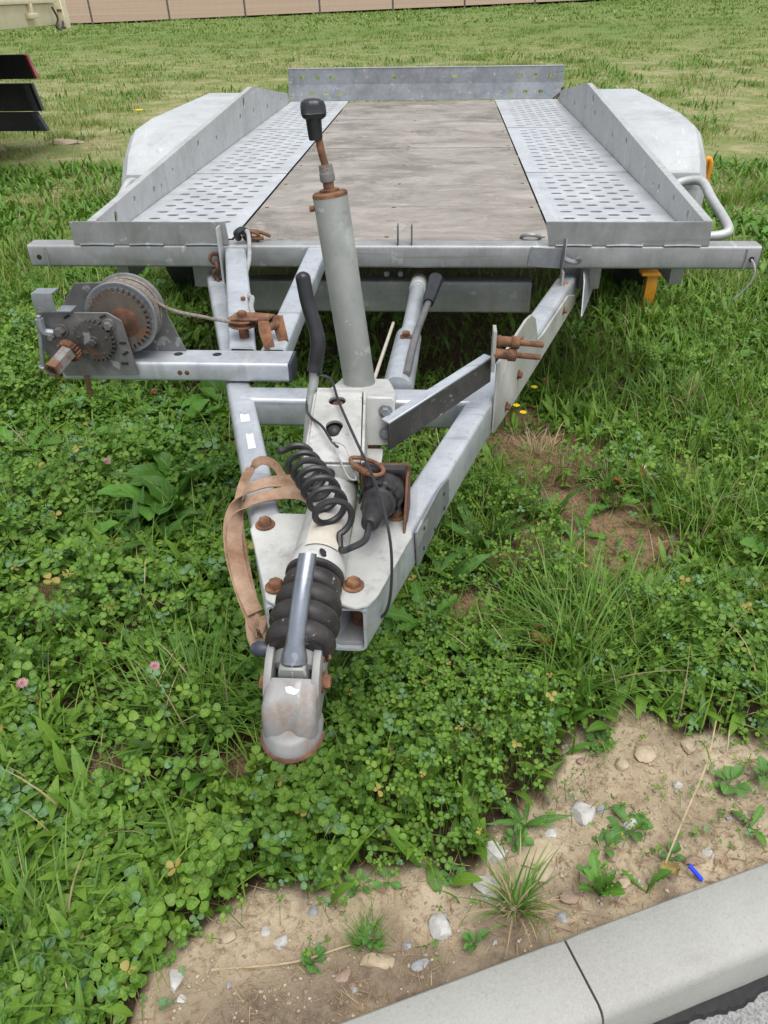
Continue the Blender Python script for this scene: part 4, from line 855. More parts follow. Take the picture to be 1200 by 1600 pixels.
vpart('dangling_cable', MB().tube(smooth([(-3.00, 4.98, .50), (-2.99, 5.02, .42), (-2.99, 4.96, .37), (-2.99, 5.02, .345), (-3.0, 5.10, .36), (-3.0, 5.13, .40)], 5), .008, 6), M_CABLE)
for (z0, z1, xr0, xr1, yo) in ((0.0, .177, -3.315, -3.285, 0), (-.246, -.036, -3.34, -3.315, .05), (-.395, -.250, -3.335, -3.285, .0)):
    x0 = -4.6; bd = vpart('lamp_board', MB().prism([(x0, 5.0+yo, z0), (xr1, 5.0+yo, z0), (xr0-.012, 5.0+yo, z1-.008), (xr0-.02, 5.0+yo, z1), (x0, 5.0+yo, z1)], (0, .055, 0), .004), M_PLAST)
    if yo == 0 and z0 == 0: obj('red_reflector', MB().prism([(xr1+.001, 5.0, .004), (xr1+.016, 5.0, .004), (xr0-.002, 5.0, .172), (xr0-.017, 5.0, .172)], (0, .055, 0), .002), M_RED, bd)
    else: obj('end_facing', MB().prism([(xr1-.055, 4.996, z0+.004), (xr1-.004, 4.996, z0+.004), (xr0-.020, 4.996, z1-.006), (xr0-.065, 4.996, z1-.006)], (0, .003, 0), .0008), M_BLUEC, bd)
vpart('lamp_post', MB().box(-3.80, -3.72, 5.0615, 5.10, -.40, .45, .004), M_PLAST)
for y in (2.0, 3.0):
    c = Vector((-4.0, y, G+.30)); wh = vpart('wheel', MB().lathe(c-Vector((.09, 0, 0)), c+Vector((.09, 0, 0)), [(0, .17), (.05, .26), (.15, .29), (.3, .30), (.7, .30), (.85, .29), (.95, .26), (1, .17)], 28), M_TYRE)
    obj('rim', MB().lathe(c-Vector((.06, 0, 0)), c+Vector((.06, 0, 0)), [(0, .1), (.0, .165), (1, .165), (1, .08)], 20), M_GALV, wh)
vpart('chassis', MB().box(-4.05, -3.95, 1.3, 5.0, -.12, .458, .004), M_PLAST)

# ------------------------------------------------------------------ ground cover
def veg_ok(x, y): return (kerb_w(x, y) < -.006)
def bounds(y, m=.60): return -.43-.485*(y+1.74)-m-.10*(y+2), .59+.345*(y+1.66)+m+.12*(y+2)
def sample(n, y0, y1, bias=1.0):
    y = y0+(y1-y0)*rng.random(n)**bias; a, b_ = bounds(y); x = a+(b_-a)*rng.random(n); return x, y
def area(y0, y1):
    yy = np.linspace(y0, y1, 50); a, b_ = bounds(yy); return float(np.mean(b_-a)*(y1-y0))
def uni(y0, y1, dens):
    """even density: width grows with y"""
    n = int(area(y0, y1)*dens*1.0); yy = np.linspace(y0, y1, 400); a, b_ = bounds(yy); c = np.cumsum(b_-a); c /= c[-1]
    y = np.interp(rng.random(n), c, yy); a, b_ = bounds(y); return a+(b_-a)*rng.random(n), y
def keep(x, y, p): k = rng.random(len(x)) < p; return x[k], y[k]
def under(x, y): return (np.abs(x) < .84)*sst(.0, .35, y)*sst(3.35, 3.0, y)
def lerp(a, b, t): return np.asarray(a)*(1-t[:, None])+np.asarray(b)*t[:, None]

def blades(base, az, L, Wd, th0, th1, segs=4, prof='grass', fold=0.0):
    n = len(L); S = np.linspace(0, 1, segs+1); P = np.array(base, float); out = []; d = np.stack([np.cos(az), np.sin(az)], 1); side = np.stack([-np.sin(az), np.cos(az), 0*az], 1)
    uvs = []
    for i, s in enumerate(S):
        if prof == 'grass': w = Wd*(1-s**1.8)*(.7+.3*min(1, s*5))+Wd*.04
        else: w = Wd*(max(0., math.sin(math.pi*min(1, (s*.93+.04))**.85)))+Wd*.03
        h = (w*.5)[:, None]*side; up = np.zeros_like(h); up[:, 2] = w*fold
        if fold: out += [P+h+up, P, P-h+up]; uvs += [(0, s), (.5, s), (1, s)]
        else: out += [P+h, P-h]; uvs += [(0, s), (1, s)]
        th = th0+th1*(s+.5/segs); st_ = L/segs
        P = P+np.stack([d[:, 0]*np.sin(th)*st_, d[:, 1]*np.sin(th)*st_, np.cos(th)*st_], 1)
    k = 3 if fold else 2; m = k*(segs+1); co = np.stack(out, 1).reshape(-1, 3); F = []
    for i in range(segs):
        for c in range(k-1): F.append((i*k+c, i*k+c+1, (i+1)*k+c+1, (i+1)*k+c))
    fa = (np.arange(n)*m)[:, None, None]+np.array(F)[None]
    return co, fa.reshape(-1, 4), np.tile(np.array(uvs), (n, 1)), m
def cover(name, parts, mat, label, cat=None, stuff=True):
    cos, fas, uvs, cols = [], [], [], []; o = 0
    for co, fa, uv, m, col in parts:
        cos.append(co); fas.append(fa+o); uvs.append(uv); cols.append(np.repeat(col, m, 0)); o += len(co)
    co = np.concatenate(cos); fa = np.concatenate(fas); uv = np.concatenate(uvs); col = np.concatenate(cols)
    me = np_mesh(name, co, fa, mat); set_col(me, 'col', col)
    ul = me.uv_layers.new(name='UVMap'); ul.data.foreach_set('uv', np.ascontiguousarray(uv[fa.ravel()], np.float32).ravel())
    return link(name, me, None, label, cat, None, 'stuff' if stuff else None)

LEAF = np.array([(0, 0, 0), (-.27, .24, .05), (0, .27, -.02), (.27, .24, .05), (-.42, .57, .09), (0, .60, -.02), (.42, .57, .09), (-.33, .86, .09), (0, .88, -.005), (.33, .86, .09), (0, .97, .02)])
LUV = np.array([(.5, 0), (.18, .24), (.5, .27), (.82, .24), (.02, .57), (.5, .60), (.98, .57), (.12, .86), (.5, .88), (.88, .86), (.5, .97)])
LF = np.array([(0, 3, 2, 1), (1, 2, 5, 4), (2, 3, 6, 5), (4, 5, 8, 7), (5, 6, 9, 8), (7, 8, 9, 10)])
def trefoils(x, y, z, gz, size, yaw, tx, ty, col):
    n = len(x); c = np.stack([x, y, z], 1)
    nrm = np.stack([np.sin(tx), np.sin(ty), np.cos(tx)*np.cos(ty)], 1); nrm /= np.linalg.norm(nrm, axis=1)[:, None]
    out = []; 
    for k in range(3):
        a = yaw+2.094*k+rng.normal(0, .13, n); d = np.stack([np.cos(a), np.sin(a), 0*a], 1); d -= nrm*(d*nrm).sum(1)[:, None]; d /= np.linalg.norm(d, axis=1)[:, None]
        s = np.cross(nrm, d); ph = rng.normal(.02, .30, n); dd = d*np.cos(ph)[:, None]+nrm*np.sin(ph)[:, None]; nn = -d*np.sin(ph)[:, None]+nrm*np.cos(ph)[:, None]
        sz = size*(.9+.2*rng.random(n)); wd = .95+.25*rng.random(n); fo = rng.uniform(.2, 2.6, n)
        for (u, v, h) in LEAF: out.append(c+sz[:, None]*((u*wd)[:, None]*s+v*dd+(h*fo)[:, None]*nn+.05*d))
    foot = np.stack([x+rng.normal(0, .012, n), y+rng.normal(0, .012, n), gz], 1); e = np.stack([np.cos(yaw), np.sin(yaw), 0*yaw], 1)*.0006
    out += [foot+e, foot-e, c-e, c+e]
    m = 37; F = np.concatenate([LF+11*k for k in range(3)]+[np.array([(33, 34, 35, 36)])]); fa = (np.arange(n)*m)[:, None, None]+F[None]
    uv = np.concatenate([LUV, LUV, LUV, np.full((4, 2), .25)])
    return np.stack(out, 1).reshape(-1, 3), fa.reshape(-1, 4), np.tile(uv, (n, 1)), m, col

TUFTS = [(.477, -.946, .14, 1.0), (.402, -1.10, .06, 1.), (-.30, -1.17, .13, 1.), (-.10, -1.22, .12, 1.), (.264, -.619, .10, .8), (-.942, -.64, .10, .8), (.80, -.50, .16, .8), (1.05, .05, .2, .8), (.62, .35, .2, .8), (.25, -.42, .14, .5), (.95, -.9, .2, .3)]
def tuft_f(x, y):
    t = 0*x
    for (a, b_, r, w) in TUFTS: t = np.maximum(t, w*np.exp(-((x-a)**2+(y-b_)**2)/(2*(r*.6)**2)))
    return t
def clover_f(x, y):
    base = sst(1.3, .5, y)*(.25+.75*sst(.60, .15, x-.25*np.maximum(0, -y-.9)*3))
    base = np.maximum(base, .9*np.exp(-((x-.68)**2+(y+.95)**2)/(2*.16**2)))
    base = np.maximum(base, .6*np.exp(-((x-.95)**2+(y+.7)**2)/(2*.22**2)))
    base = base*(1-.93*brown_mask(x, y))*(1-.75*tuft_f(x, y))*(1-.85*under(x, y))
    return base*(.35+.95*sst(.36, .56, fbm(x, y, 4.5, 3)))
SPRIG = [(.03, -1.515, .022), (.08, -1.50, .018), (.055, -1.48, .02), (.465, -1.385, .030), (.415, -1.425, .022), (.44, -1.40, .02), (.645, -1.295, .030), (.62, -1.31, .02), (-.13, -1.548, .012), (-.085, -1.535, .014), (-.23, -1.60, .02), (.57, -1.395, .022), (.44, -1.215, .030),
         (.195, -1.500, .016), (.25, -1.440, .018), (.275, -1.425, .016), (.30, -1.40, .016), (.70, -1.27, .022), (.06, -1.585, .012), (-.02, -1.62, .012), (.13, -1.475, .016), (-.19, -1.615, .012), (.36, -1.30, .02), (.40, -1.20, .03), (.53, -1.19, .02), (.69, -1.19, .03), (.60, -1.20, .02), (-.25, -1.66, .03), (-.16, -1.57, .03), (-.05, -1.49, .03), (.10, -1.46, .03), (.21, -1.42, .03), (.33, -1.34, .035), (.37, -1.26, .03), (.46, -1.155, .03), (.55, -1.15, .03), (.66, -1.165, .03), (.74, -1.22, .025), (.58, -1.33, .018), (.52, -1.30, .014), (.47, -1.44, .016), (.66, -1.38, .02), (.60, -1.39, .016), (.145, -1.60, .012), (.02, -1.56, .018)]
def sprig_f(x, y):
    t = 0*x
    for (a, b_, r) in SPRIG: t = np.maximum(t, np.exp(-((x-a)**2+(y-b_)**2)/(2*(r*1.0)**2)))
    return t
def dirt_soft(x, y): return dirt_mask(x, y)*(kerb_w(x, y) < 0)
# clover
x, y = uni(-1.95, 1.5, 12500)
p = np.maximum(clover_f(x, y)*np.where(y > .1, .55, 1)*veg_edge(x, y), .46*sprig_f(x, y)*dirt_mask(x, y))*veg_ok(x, y); p = p*(.80-.34*sst(.15, -.3, x)); x, y = keep(x, y, p)
gz = ground_z(x, y); n = len(x); hN = fbm(x, y, 3.2, 3); H = (.024+.095*sst(.3, .75, hN))*(1-.60*sst(.05, -.03, y-np.interp(x, _bx, _by)))
zz = gz+H*(.22+.95*rng.random(n)**.8)
big = np.clip(sst(.15, -.30, x+.5*(fbm(x+3, y+9, 3.3, 3)-.5))*(.55+.9*(fbm(x+3, y+1, 4, 3)-.3))+.4*sst(.5, .8, x), 0, 1); size = (.0085+.0092*big)*(.58+.78*rng.random(n))*(1-.45*sst(.2, .6, dirt_soft(x, y)))
hue = fbm(x+5, y, 2.2, 3); r1 = rng.random(n)
col = lerp((.047, .122, .011), (.155, .275, .028), np.clip(r1*.8+.6*(hue-.4), 0, 1)); col = np.where((rng.random(n) < .07+.18*sst(.55, .75, fbm(x, y+7, 3, 2)))[:, None], np.array((.125, .235, .105))*(.85+.3*r1[:, None]), col)
col = np.where((rng.random(n) < .06)[:, None], np.array((.18, .28, .035)), col); col = np.where((rng.random(n) < .012)[:, None], np.array((.36, .27, .07)), col)
cover('clover_cover', [trefoils(x, y, zz, gz, size, rng.random(n)*6.28, rng.normal(0, .40, n), rng.normal(-.12, .42, n), col)], M_CLOVER, 'dense green clover covering the ground round the drawbar and in front of it')

# grass of the near and middle ground
parts = []
def grass(x, y, L, Wd, th0, th1, col, segs=4, prof='grass', fold=0.0, zoff=0):
    z = ground_z(x, y)+zoff; co, fa, uv, m = blades(np.stack([x, y, z], 1), rng.random(len(x))*6.283, L, Wd, th0, th1, segs, prof, fold); return (co, fa, uv, m, col)
def gcol(n, x, y, dry=.06):
    r = rng.random(n); c = lerp((.062, .136, .015), (.190, .300, .042), np.clip(r*.8+.5*(fbm(x, y, 2.5, 3)-.4), 0, 1)); d = rng.random(n) < dry; return np.where(d[:, None], np.array((.36, .29, .15))*(.7+.5*r[:, None]), c)
x, y = uni(-1.95, 1.4, 5200)
p = (.36+.40*sst(.25, .75, x+.15*y)*sst(-1.2, -.7, y)+.35*sst(.0, .8, y))*(1-.80*brown_mask(x, y))*(1-.75*under(x, y))*veg_ok(x, y)*veg_edge(x, y)*(.4+1.1*sst(.38, .6, fbm(x+2, y, 5, 3)))
p = p*(1-.9*np.clip(brown_mask(x, y)*1.4, 0, 1)); x, y = keep(x, y, p); n = len(x)
parts.append(grass(x, y, (.05+.13*rng.random(n)**1.5)*(1+.2*tuft_f(x, y)), .0024+.0026*rng.random(n), rng.random(n)*.5, .3+1.5*rng.random(n), gcol(n, x, y), 4))
x, y = uni(-1.7, .9, 14000); p = tuft_f(x, y)*.42*veg_ok(x, y)*(1-.8*dirt_mask(x, y)); x, y = keep(x, y, p); n = len(x)
parts.append(grass(x, y, .07+.13*rng.random(n), .0026+.0022*rng.random(n), rng.random(n)*.55, .3+1.4*rng.random(n), gcol(n, x, y, .05), 5))
print('near grass', sum(len(a[4]) for a in parts))
cover('grass_cover', parts, M_GRASS, 'fresh green grass blades growing through the clover and beside the trailer')

# small mixed weeds, leaf by leaf, near and middle ground
parts = []
x, y = uni(-1.8, 1.3, 4200)
p = (.46+.45*sst(-.1, -.45, x)*sst(-.85, -.5, y)+.4*sst(.1, .5, x)*sst(-1.0, -.5, y)+.4*sst(.0, .6, y)*sst(-.5, -.9, x))*(1-.88*brown_mask(x, y))*(1-.75*under(x, y))*veg_ok(x, y)*veg_edge(x, y)*(.3+1.2*sst(.4, .6, fbm(x+8, y+4, 4, 3)))
p = p*(1-.9*np.clip(brown_mask(x, y)*1.4, 0, 1)); x, y = keep(x, y, p); n = len(x)
parts.append(grass(x, y, .03+.075*rng.random(n)**1.3, .009+.016*rng.random(n), .2+.7*rng.random(n), .2+1.0*rng.random(n), lerp((.060, .145, .015), (.172, .300, .036), rng.random(n)), 4, 'leaf', .12))
x, y = uni(1.0, 4.2, 3300); lush = np.maximum(sst(3.8, 1.6, y)*(np.abs(x) > .8), .22); p = lush*(1-.85*under(x, y))*(.25+1.1*sst(.38, .6, fbm(x+8, y+4, 2.2, 4))); x, y = keep(x, y, p)
x2, y2 = uni(3.2, 14, 260); x2, y2 = keep(x2, y2, sst(.56, .70, fbm(x2+5, y2+3, 1.7, 4))*(1-under(x2, y2))); nx_ = len(x); x = np.concatenate([x, x2]); y = np.concatenate([y, y2]); n = len(x)
parts.append(grass(x, y, (.03+.07*rng.random(n))*(1+.35*(y > 3.4)), .010+.014*rng.random(n), .2+.7*rng.random(n), .2+1.0*rng.random(n), lerp((.056, .150, .018), (.155, .285, .040), rng.random(n))*np.where(np.arange(n) < nx_, 1.0, .92)[:, None], 3, 'leaf', .12))
cover('weed_cover', parts, M_BROAD, 'mixed small leafy weeds growing among the clover and along the trailer sides')

# meadow behind: tufty, going dry in patches, greener again towards the fence
def green_f(x, y):
    g = fbm(x+1, y*1.2, .9, 5); g2 = fbm(x+4, y, 2.8, 4)
    return np.clip(sst(.42, .62, g)*.5+1.6*(g2-.50)+.8*sst(10, 17, y)+.8*sst(3.2, 1.7, y)+.22, 0, 1)
parts = []
for (y0, y1, dens, L0, L1, w0, w1, segs) in ((1.0, 3.5, 3000, .03, .07, .003, .003, 3), (3.5, 7, 2300, .02, .055, .004, .004, 2), (7, 13, 1000, .02, .055, .006, .006, 2), (13, 24, 330, .018, .04, .011, .010, 2), (24, 46, 70, .025, .05, .03, .03, 2)):
    x, y = uni(y0, y1, dens); g = green_f(x, y); tf = sst(.52, .68, fbm(x+9, y+2, 2.4, 3)); p = (.16+.84*g)*(1-.9*under(x, y))*(.30+.85*sst(.40, .60, fbm(x+9, y+2, 2.4, 3))); 
    ff = (x-FA.x)*FN.x+(y-FA.y)*FN.y; p = p*(ff < .9); x, y = keep(x, y, p); n = len(x); g = green_f(x, y); tf = sst(.50, .66, fbm(x+9, y+2, 2.4, 3)); r = rng.random(n)
    grn = lerp((.115, .180, .032), (.235, .310, .060), np.clip(r*.7+.5*(fbm(x, y, .5, 3)-.35), 0, 1)); fg = lerp((.115, .195, .040), (.19, .265, .060), r); grn = lerp2 = grn*(1-sst(10, 20, y))[:, None]+fg*sst(10, 20, y)[:, None]
    dry = np.array((.38, .32, .19))*(.7+.5*r[:, None]); isd = rng.random(n) < (.62-.60*g)
    parts.append(grass(x, y, (L0+L1*rng.random(n))*(.45+1.1*tf)*(.6+.6*g), w0+w1*rng.random(n), rng.random(n)*.5, .3+1.2*rng.random(n), np.where(isd[:, None], dry, grn), segs))
print('meadow', sum(len(a[4]) for a in parts))
cover('meadow_grass', parts, M_GRASS, 'patchy meadow grass stretching back from the trailer to the wire fence')

# dry straw and stalks on the bare patches and on the dirt strip
x, y = uni(-1.85, .8, 15000); p = (.75*brown_mask(x, y)+.45*dirt_mask(x, y)*sst(-.16, -.03, kerb_w(x, y))*(fbm(x, y, 9, 3) > .44)+.10*dirt_mask(x, y)+.07)*veg_ok(x, y)*(1-.5*under(x, y)); x, y = keep(x, y, p); n = len(x)
r = rng.random(n); cs = lerp((.20, .115, .065), (.40, .29, .17), r)
cover('dry_straw', [grass(x, y, (.014+.06*rng.random(n)**1.5)*(1-.5*dirt_mask(x, y)), .0008+.0010*rng.random(n), 1.15+.42*rng.random(n), rng.normal(0, .2, n), cs, 3, zoff=.003)], M_GRASS, 'dry straw and dead stalks lying on the bare soil patches')

# gravel in the dirt strip
def pebble(sub, seed, sx, sy, sz, rough=.22, cuts=5):
    rg = random.Random(seed); b = bmesh.new(); bmesh.ops.create_icosphere(b, subdivisions=sub, radius=1)
    planes = [(Vector((rg.uniform(-1, 1), rg.uniform(-1, 1), rg.uniform(-.6, 1))).normalized(), rg.uniform(.55, .9)) for _ in range(cuts)]
    ph = [rg.uniform(0, 6) for _ in range(6)]
    for v in b.verts:
        c = v.co.copy(); k = 1+rough*(.5*math.sin(3*c.x+ph[0])*math.cos(2.6*c.y+ph[1])+.35*math.sin(5*c.z+ph[2])*math.sin(4.4*c.x+ph[3])+.2*math.sin(11*c.y+ph[4])*math.sin(9*c.x+ph[5])); c *= k
        for nrm, dd in planes:
            e = c.dot(nrm)-dd
            if e > 0: c -= nrm*e*.93
        v.co = Vector((c.x*sx, c.y*sy, c.z*sz))
    return b
pv = []
for i in range(6):
    b = pebble(1, i+3, 1, 1, .7); b.verts.index_update(); pv.append((np.array([v.co[:] for v in b.verts]), np.array([[v.index for v in f.verts] for f in b.faces]))); b.free()
x, y = uni(-1.95, -.4, 15000); p = dirt_mask(x, y)*(.35+.9*sst(.4, .65, fbm(x, y, 7, 3)))*veg_ok(x, y); x, y = keep(x, y, p); z = ground_z(x, y)
cos, fas = [], []; o = 0
for i in range(len(x)):
    v, f = pv[i % 6]; s = .0010+.0040*random.random()**3.5; a = random.random()*6.28; c_, s_ = math.cos(a), math.sin(a)
    w = v*s*np.array([1, random.uniform(.6, 1), random.uniform(.5, .9)]); w = np.stack([w[:, 0]*c_-w[:, 1]*s_+x[i], w[:, 0]*s_+w[:, 1]*c_+y[i], w[:, 2]+z[i]+s*.25], 1); cos.append(w); fas.append(f+o); o += len(v)
def m_gravel():
    k = NT('gravel'); v = k.voro(60, 'Color'); g = k.n('RGBToBW'); k.L(v, g.inputs[0]); c = k.mix(k.ramp(g.outputs[0], .25, .75), (.22, .17, .115), (.40, .33, .25)); return k.set(c, .9, 0, .2)
link('gravel', np_mesh('gravel', np.concatenate(cos), np.concatenate(fas), m_gravel()), None, 'small loose gravel scattered over the bare dirt strip along the kerb', None, None, 'stuff')

# ------------------------------------------------------------------ stones one can pick out
def stone(x, y, sx, sy, sz, m, label, seed, yaw=0, group=None, sink=.3):
    b = pebble(3, seed, sx, sy, sz, .25, 7); M_ = Matrix.Rotation(yaw, 4, 'Z') @ Euler((random.uniform(-.2, .2), random.uniform(-.2, .2), 0)).to_matrix().to_4x4(); b.transform(M_)
    me = bpy.data.meshes.new('stone'); b.to_mesh(me); b.free(); me.materials.append(M_STONE[m]); me.polygons.foreach_set('use_smooth', [True]*len(me.polygons)); me.set_sharp_from_angle(angle=rad(28))
    o = link('stone', me, None, label, 'stone', group or 'stones lying in the dirt strip'); o.location = (x, y, float(ground_z(np.array(x), np.array(y)))+sz*(.22 if sz < .02 else .3)); return o
ST = [(.159, -1.567, .021, .019, .013, 0, 'white limestone lump alone in the dirt left of the dry grass tuft', .9),
      (.390, -1.368, .020, .022, .014, 0, 'chunky white stone lying beside a small mauve chip', .2),
      (.423, -1.352, .011, .009, .007, 3, 'small mauve grey chip right of the chunky white stone', .4),
      (.232, -1.500, .026, .021, .012, 0, 'pale broken slab behind the dry grass tuft', -.4),
      (-.205, -1.663, .011, .016, .009, 0, 'pitted white stone at the far left end of the dirt strip', .5),
      (-.19, -1.685, .007, .007, .006, 0, 'round white pebble just below the pitted white stone', .5),
      (.072, -1.617, .028, .012, .009, 1, 'long pinkish brown flat stone near the kerb left of the tuft', .15),
      (.388, -1.470, .018, .026, .016, 1, 'tan sandstone block behind the upright green weed', -.3),
      (.556, -1.432, .019, .010, .009, 2, 'flat brown stone near the blue plastic scrap', .1),
      (.578, -1.420, .008, .011, .008, 0, 'small white stone touching the flat brown stone', .3),
      (.305, -1.440, .036, .026, .012, 1, 'wide flat pinkish stone bedded in the dirt by the clover edge', .2),
      (.240, -1.445, .020, .026, .011, 0, 'cream stone bedded in dirt at the clover edge', .8),
      (.352, -1.505, .016, .012, .010, 2, 'reddish brown stone right behind the dry grass tuft', .2),
      (.338, -1.535, .010, .010, .007, 3, 'greyish pink stone at the right foot of the dry tuft', .2),
      (.130, -1.620, .014, .007, .007, 3, 'grey elongated stone tucked against the kerb left of the tuft', .5),
      (.11, -1.592, .008, .006, .005, 3, 'grey pebble between the white lump and the long flat stone', .5),
      (.472, -1.262, .013, .015, .010, 1, 'tan stone below the large grass clump', .4),
      (.466, -1.375, .016, .010, .009, 0, 'half buried white stone among the silvery leaves', .4),
 (.275, -1.475, .024, .018, .010, 1, 'sandy clod between the dry tuft and the wide pinkish stone', .3),
      (.335, -1.405, .013, .009, .005, 0, 'thin white flake beside the wide pinkish stone', .6),
      (.435, -1.475, .013, .011, .008, 1, 'beige stone just right of the upright green weed', .6),
      (.425, -1.435, .010, .010, .007, 2, 'brown pebble between silvery leaves and upright weed', .6),
      (.560, -1.300, .009, .008, .007, 0, 'pale round stone near the tall bare stalk', .6),
      (.405, -1.25, .010, .008, .006, 2, 'small brown stone under the drooping grass blades', .6),
      (-.07, -1.60, .012, .010, .007, 0, 'whitish stone left of the small clover sprigs', .6),
      (-.095, -1.590, .008, .008, .006, 0, 'little white pebble on the bare dirt beside the whitish stone', .6),
      (.315, -1.470, .020, .015, .010, 1, 'sandy clod just in front of the wide pinkish stone', .3),
      (.520, -1.235, .026, .018, .008, 1, 'broad sandy clod below the drooping grass clump', .7),
      (.600, -1.215, .022, .015, .007, 1, 'sandy clod at the upper edge of the dirt on the right', 1.2),
      (-.145, -1.600, .014, .010, .006, 1, 'tan clod near the straight dry stalk', .3),
      (.02, -1.640, .016, .010, .006, 2, 'brown clod against the kerb at the left', .3),
      (-.03, -1.555, .009, .008, .005, 3, 'bluish grey pebble under the small clover sprigs', .6)]
for i, (x, y, sx, sy, sz, m, lab, yw) in enumerate(ST): stone(x, y, sx, sy, sz, m, lab, 40+i*7, yw)
x, y = uni(-1.9, -.7, 330); x, y = keep(x, y, dirt_mask(x, y)*veg_ok(x, y)*.8)
for i in range(min(len(x), 60)):
    s = random.uniform(.0035, .0065); pm = random.choice((0, 1, 1, 1, 2, 2, 3)); stone(float(x[i]), float(y[i]), s, s*random.uniform(.6, 1), s*.7, pm, 'small '+('whitish', 'tan', 'brown', 'grey')[pm]+' pebble among others on the bare dirt strip behind the kerb', 300+i, random.random()*3, 'small pebbles on the dirt strip')
fr = stone(-3.25, 5.25, .15, .10, .03, 1, 'pale flat stone in the meadow left of the trailer', 900, .2, 'stones in the meadow')
stone(-3.75, 4.9, .10, .10, .04, 1, 'greyish stone at the left edge of the meadow below the black boards', 901, .2, 'stones in the meadow')

# ------------------------------------------------------------------ plants one can pick out
def leaf_mesh(name, kind, arch, seed):
    rg = random.Random(seed); segs = 12; V = []; F = []; uv = []; half = {'dandelion': .15, 'plantain': .085, 'dock': .21, 'cress': .26}[kind]
    x = z = 0.0; th = arch[0]; cols = 5
    for i in range(segs+1):
        s = i/segs
        if kind == 'dandelion':
            w = half*(.18+.82*s**.8)*(1-max(0, s-.75)**2*14.); w *= (1+.38*math.sin(s*34+rg.random()))*(.55+.45*min(1, 2*s)); w = max(w, .012)
        elif kind == 'plantain': w = half*max(.10, math.sin(math.pi*min(1, s**.8*.97+.02))**1.0)
        elif kind == 'dock': w = half*max(.05, math.sin(math.pi*min(1, max(0, s-.16)/.84*.96+.03))**.75)*(1+.10*math.sin(s*30+rg.random()*2)) if s > .14 else .02
        else: w = half*max(.05, math.sin(math.pi*min(1, max(0, s-.40)/.60*.95+.04))**.6) if s > .38 else .018
        tw = (rg.random()-.5)*.05
        for c in range(cols):
            u = c/(cols-1)*2-1; dz = abs(u)*w*.35+.018*math.sin(s*22+u*3+seed)*abs(u)+(.010*math.cos(u*9) if kind == 'plantain' else 0)
            V.append((x-math.cos(th)*dz*.0-math.sin(th)*dz, u*w+tw*.2, z+math.cos(th)*dz)); uv.append((c/(cols-1), s))
        th = arch[0]+(arch[1]-arch[0])*s; x += math.cos(th)/segs; z += math.sin(th)/segs
    for i in range(segs):
        for c in range(cols-1): F.append((i*cols+c, i*cols+c+1, (i+1)*cols+c+1, (i+1)*cols+c))
    me = bpy.data.meshes.new(name); me.from_pydata(V, [], F); me.materials.append(M_BROAD); me.polygons.foreach_set('use_smooth', [True]*len(F))
    k = rg.random(); base = np.array({'dandelion': (.095, .230, .030), 'plantain': (.080, .190, .034), 'dock': (.085, .215, .028), 'cress': (.110, .25, .055)}[kind])*(.7+.5*k)
    set_col(me, 'col', np.tile(base, (len(V), 1))); ul = me.uv_layers.new(name='UVMap')
    idx = [i for f in F for i in f]; ul.data.foreach_set('uv', np.array([uv[i] for i in idx], np.float32).ravel()); return me
PROTO = {k: [leaf_mesh('leaf', k, a, i*5+len(k)) for i, a in enumerate(((1.1, -.2), (.85, -.35), (.6, -.3), (1.25, .3), (.45, -.15), (.95, .1)))] for k in ('dandelion', 'plantain', 'dock', 'cress')}
def plant(kind, x, y, size, n, label, group=None, dirs=None, zoff=0.0, flat=0.0):
    z = float(ground_z(np.array(x), np.array(y)))+zoff; e = empty(kind+'_plant' if kind != 'cress' else 'leafy_weed', (x, y, z), label, 'plant', group); a0 = random.random()*6.28
    for i in range(n):
        a = dirs[i] if dirs else a0+i*2.4+random.uniform(-.25, .25); o = bpy.data.objects.new('leaf', random.choice(PROTO[kind])); COL.objects.link(o); o.parent = e
        s = size*random.uniform(.7, 1.1); M_ = Matrix.Rotation(a, 4, 'Z') @ Matrix.Rotation(random.uniform(-.25, .25)+(-.55 if label.startswith('upright') else flat), 4, 'Y') @ Matrix.Rotation(random.uniform(-.3, .3), 4, 'X')
        o.matrix_basis = M_ @ Matrix.Diagonal((s, s*random.uniform(.8, 1.15), s, 1))
    return e
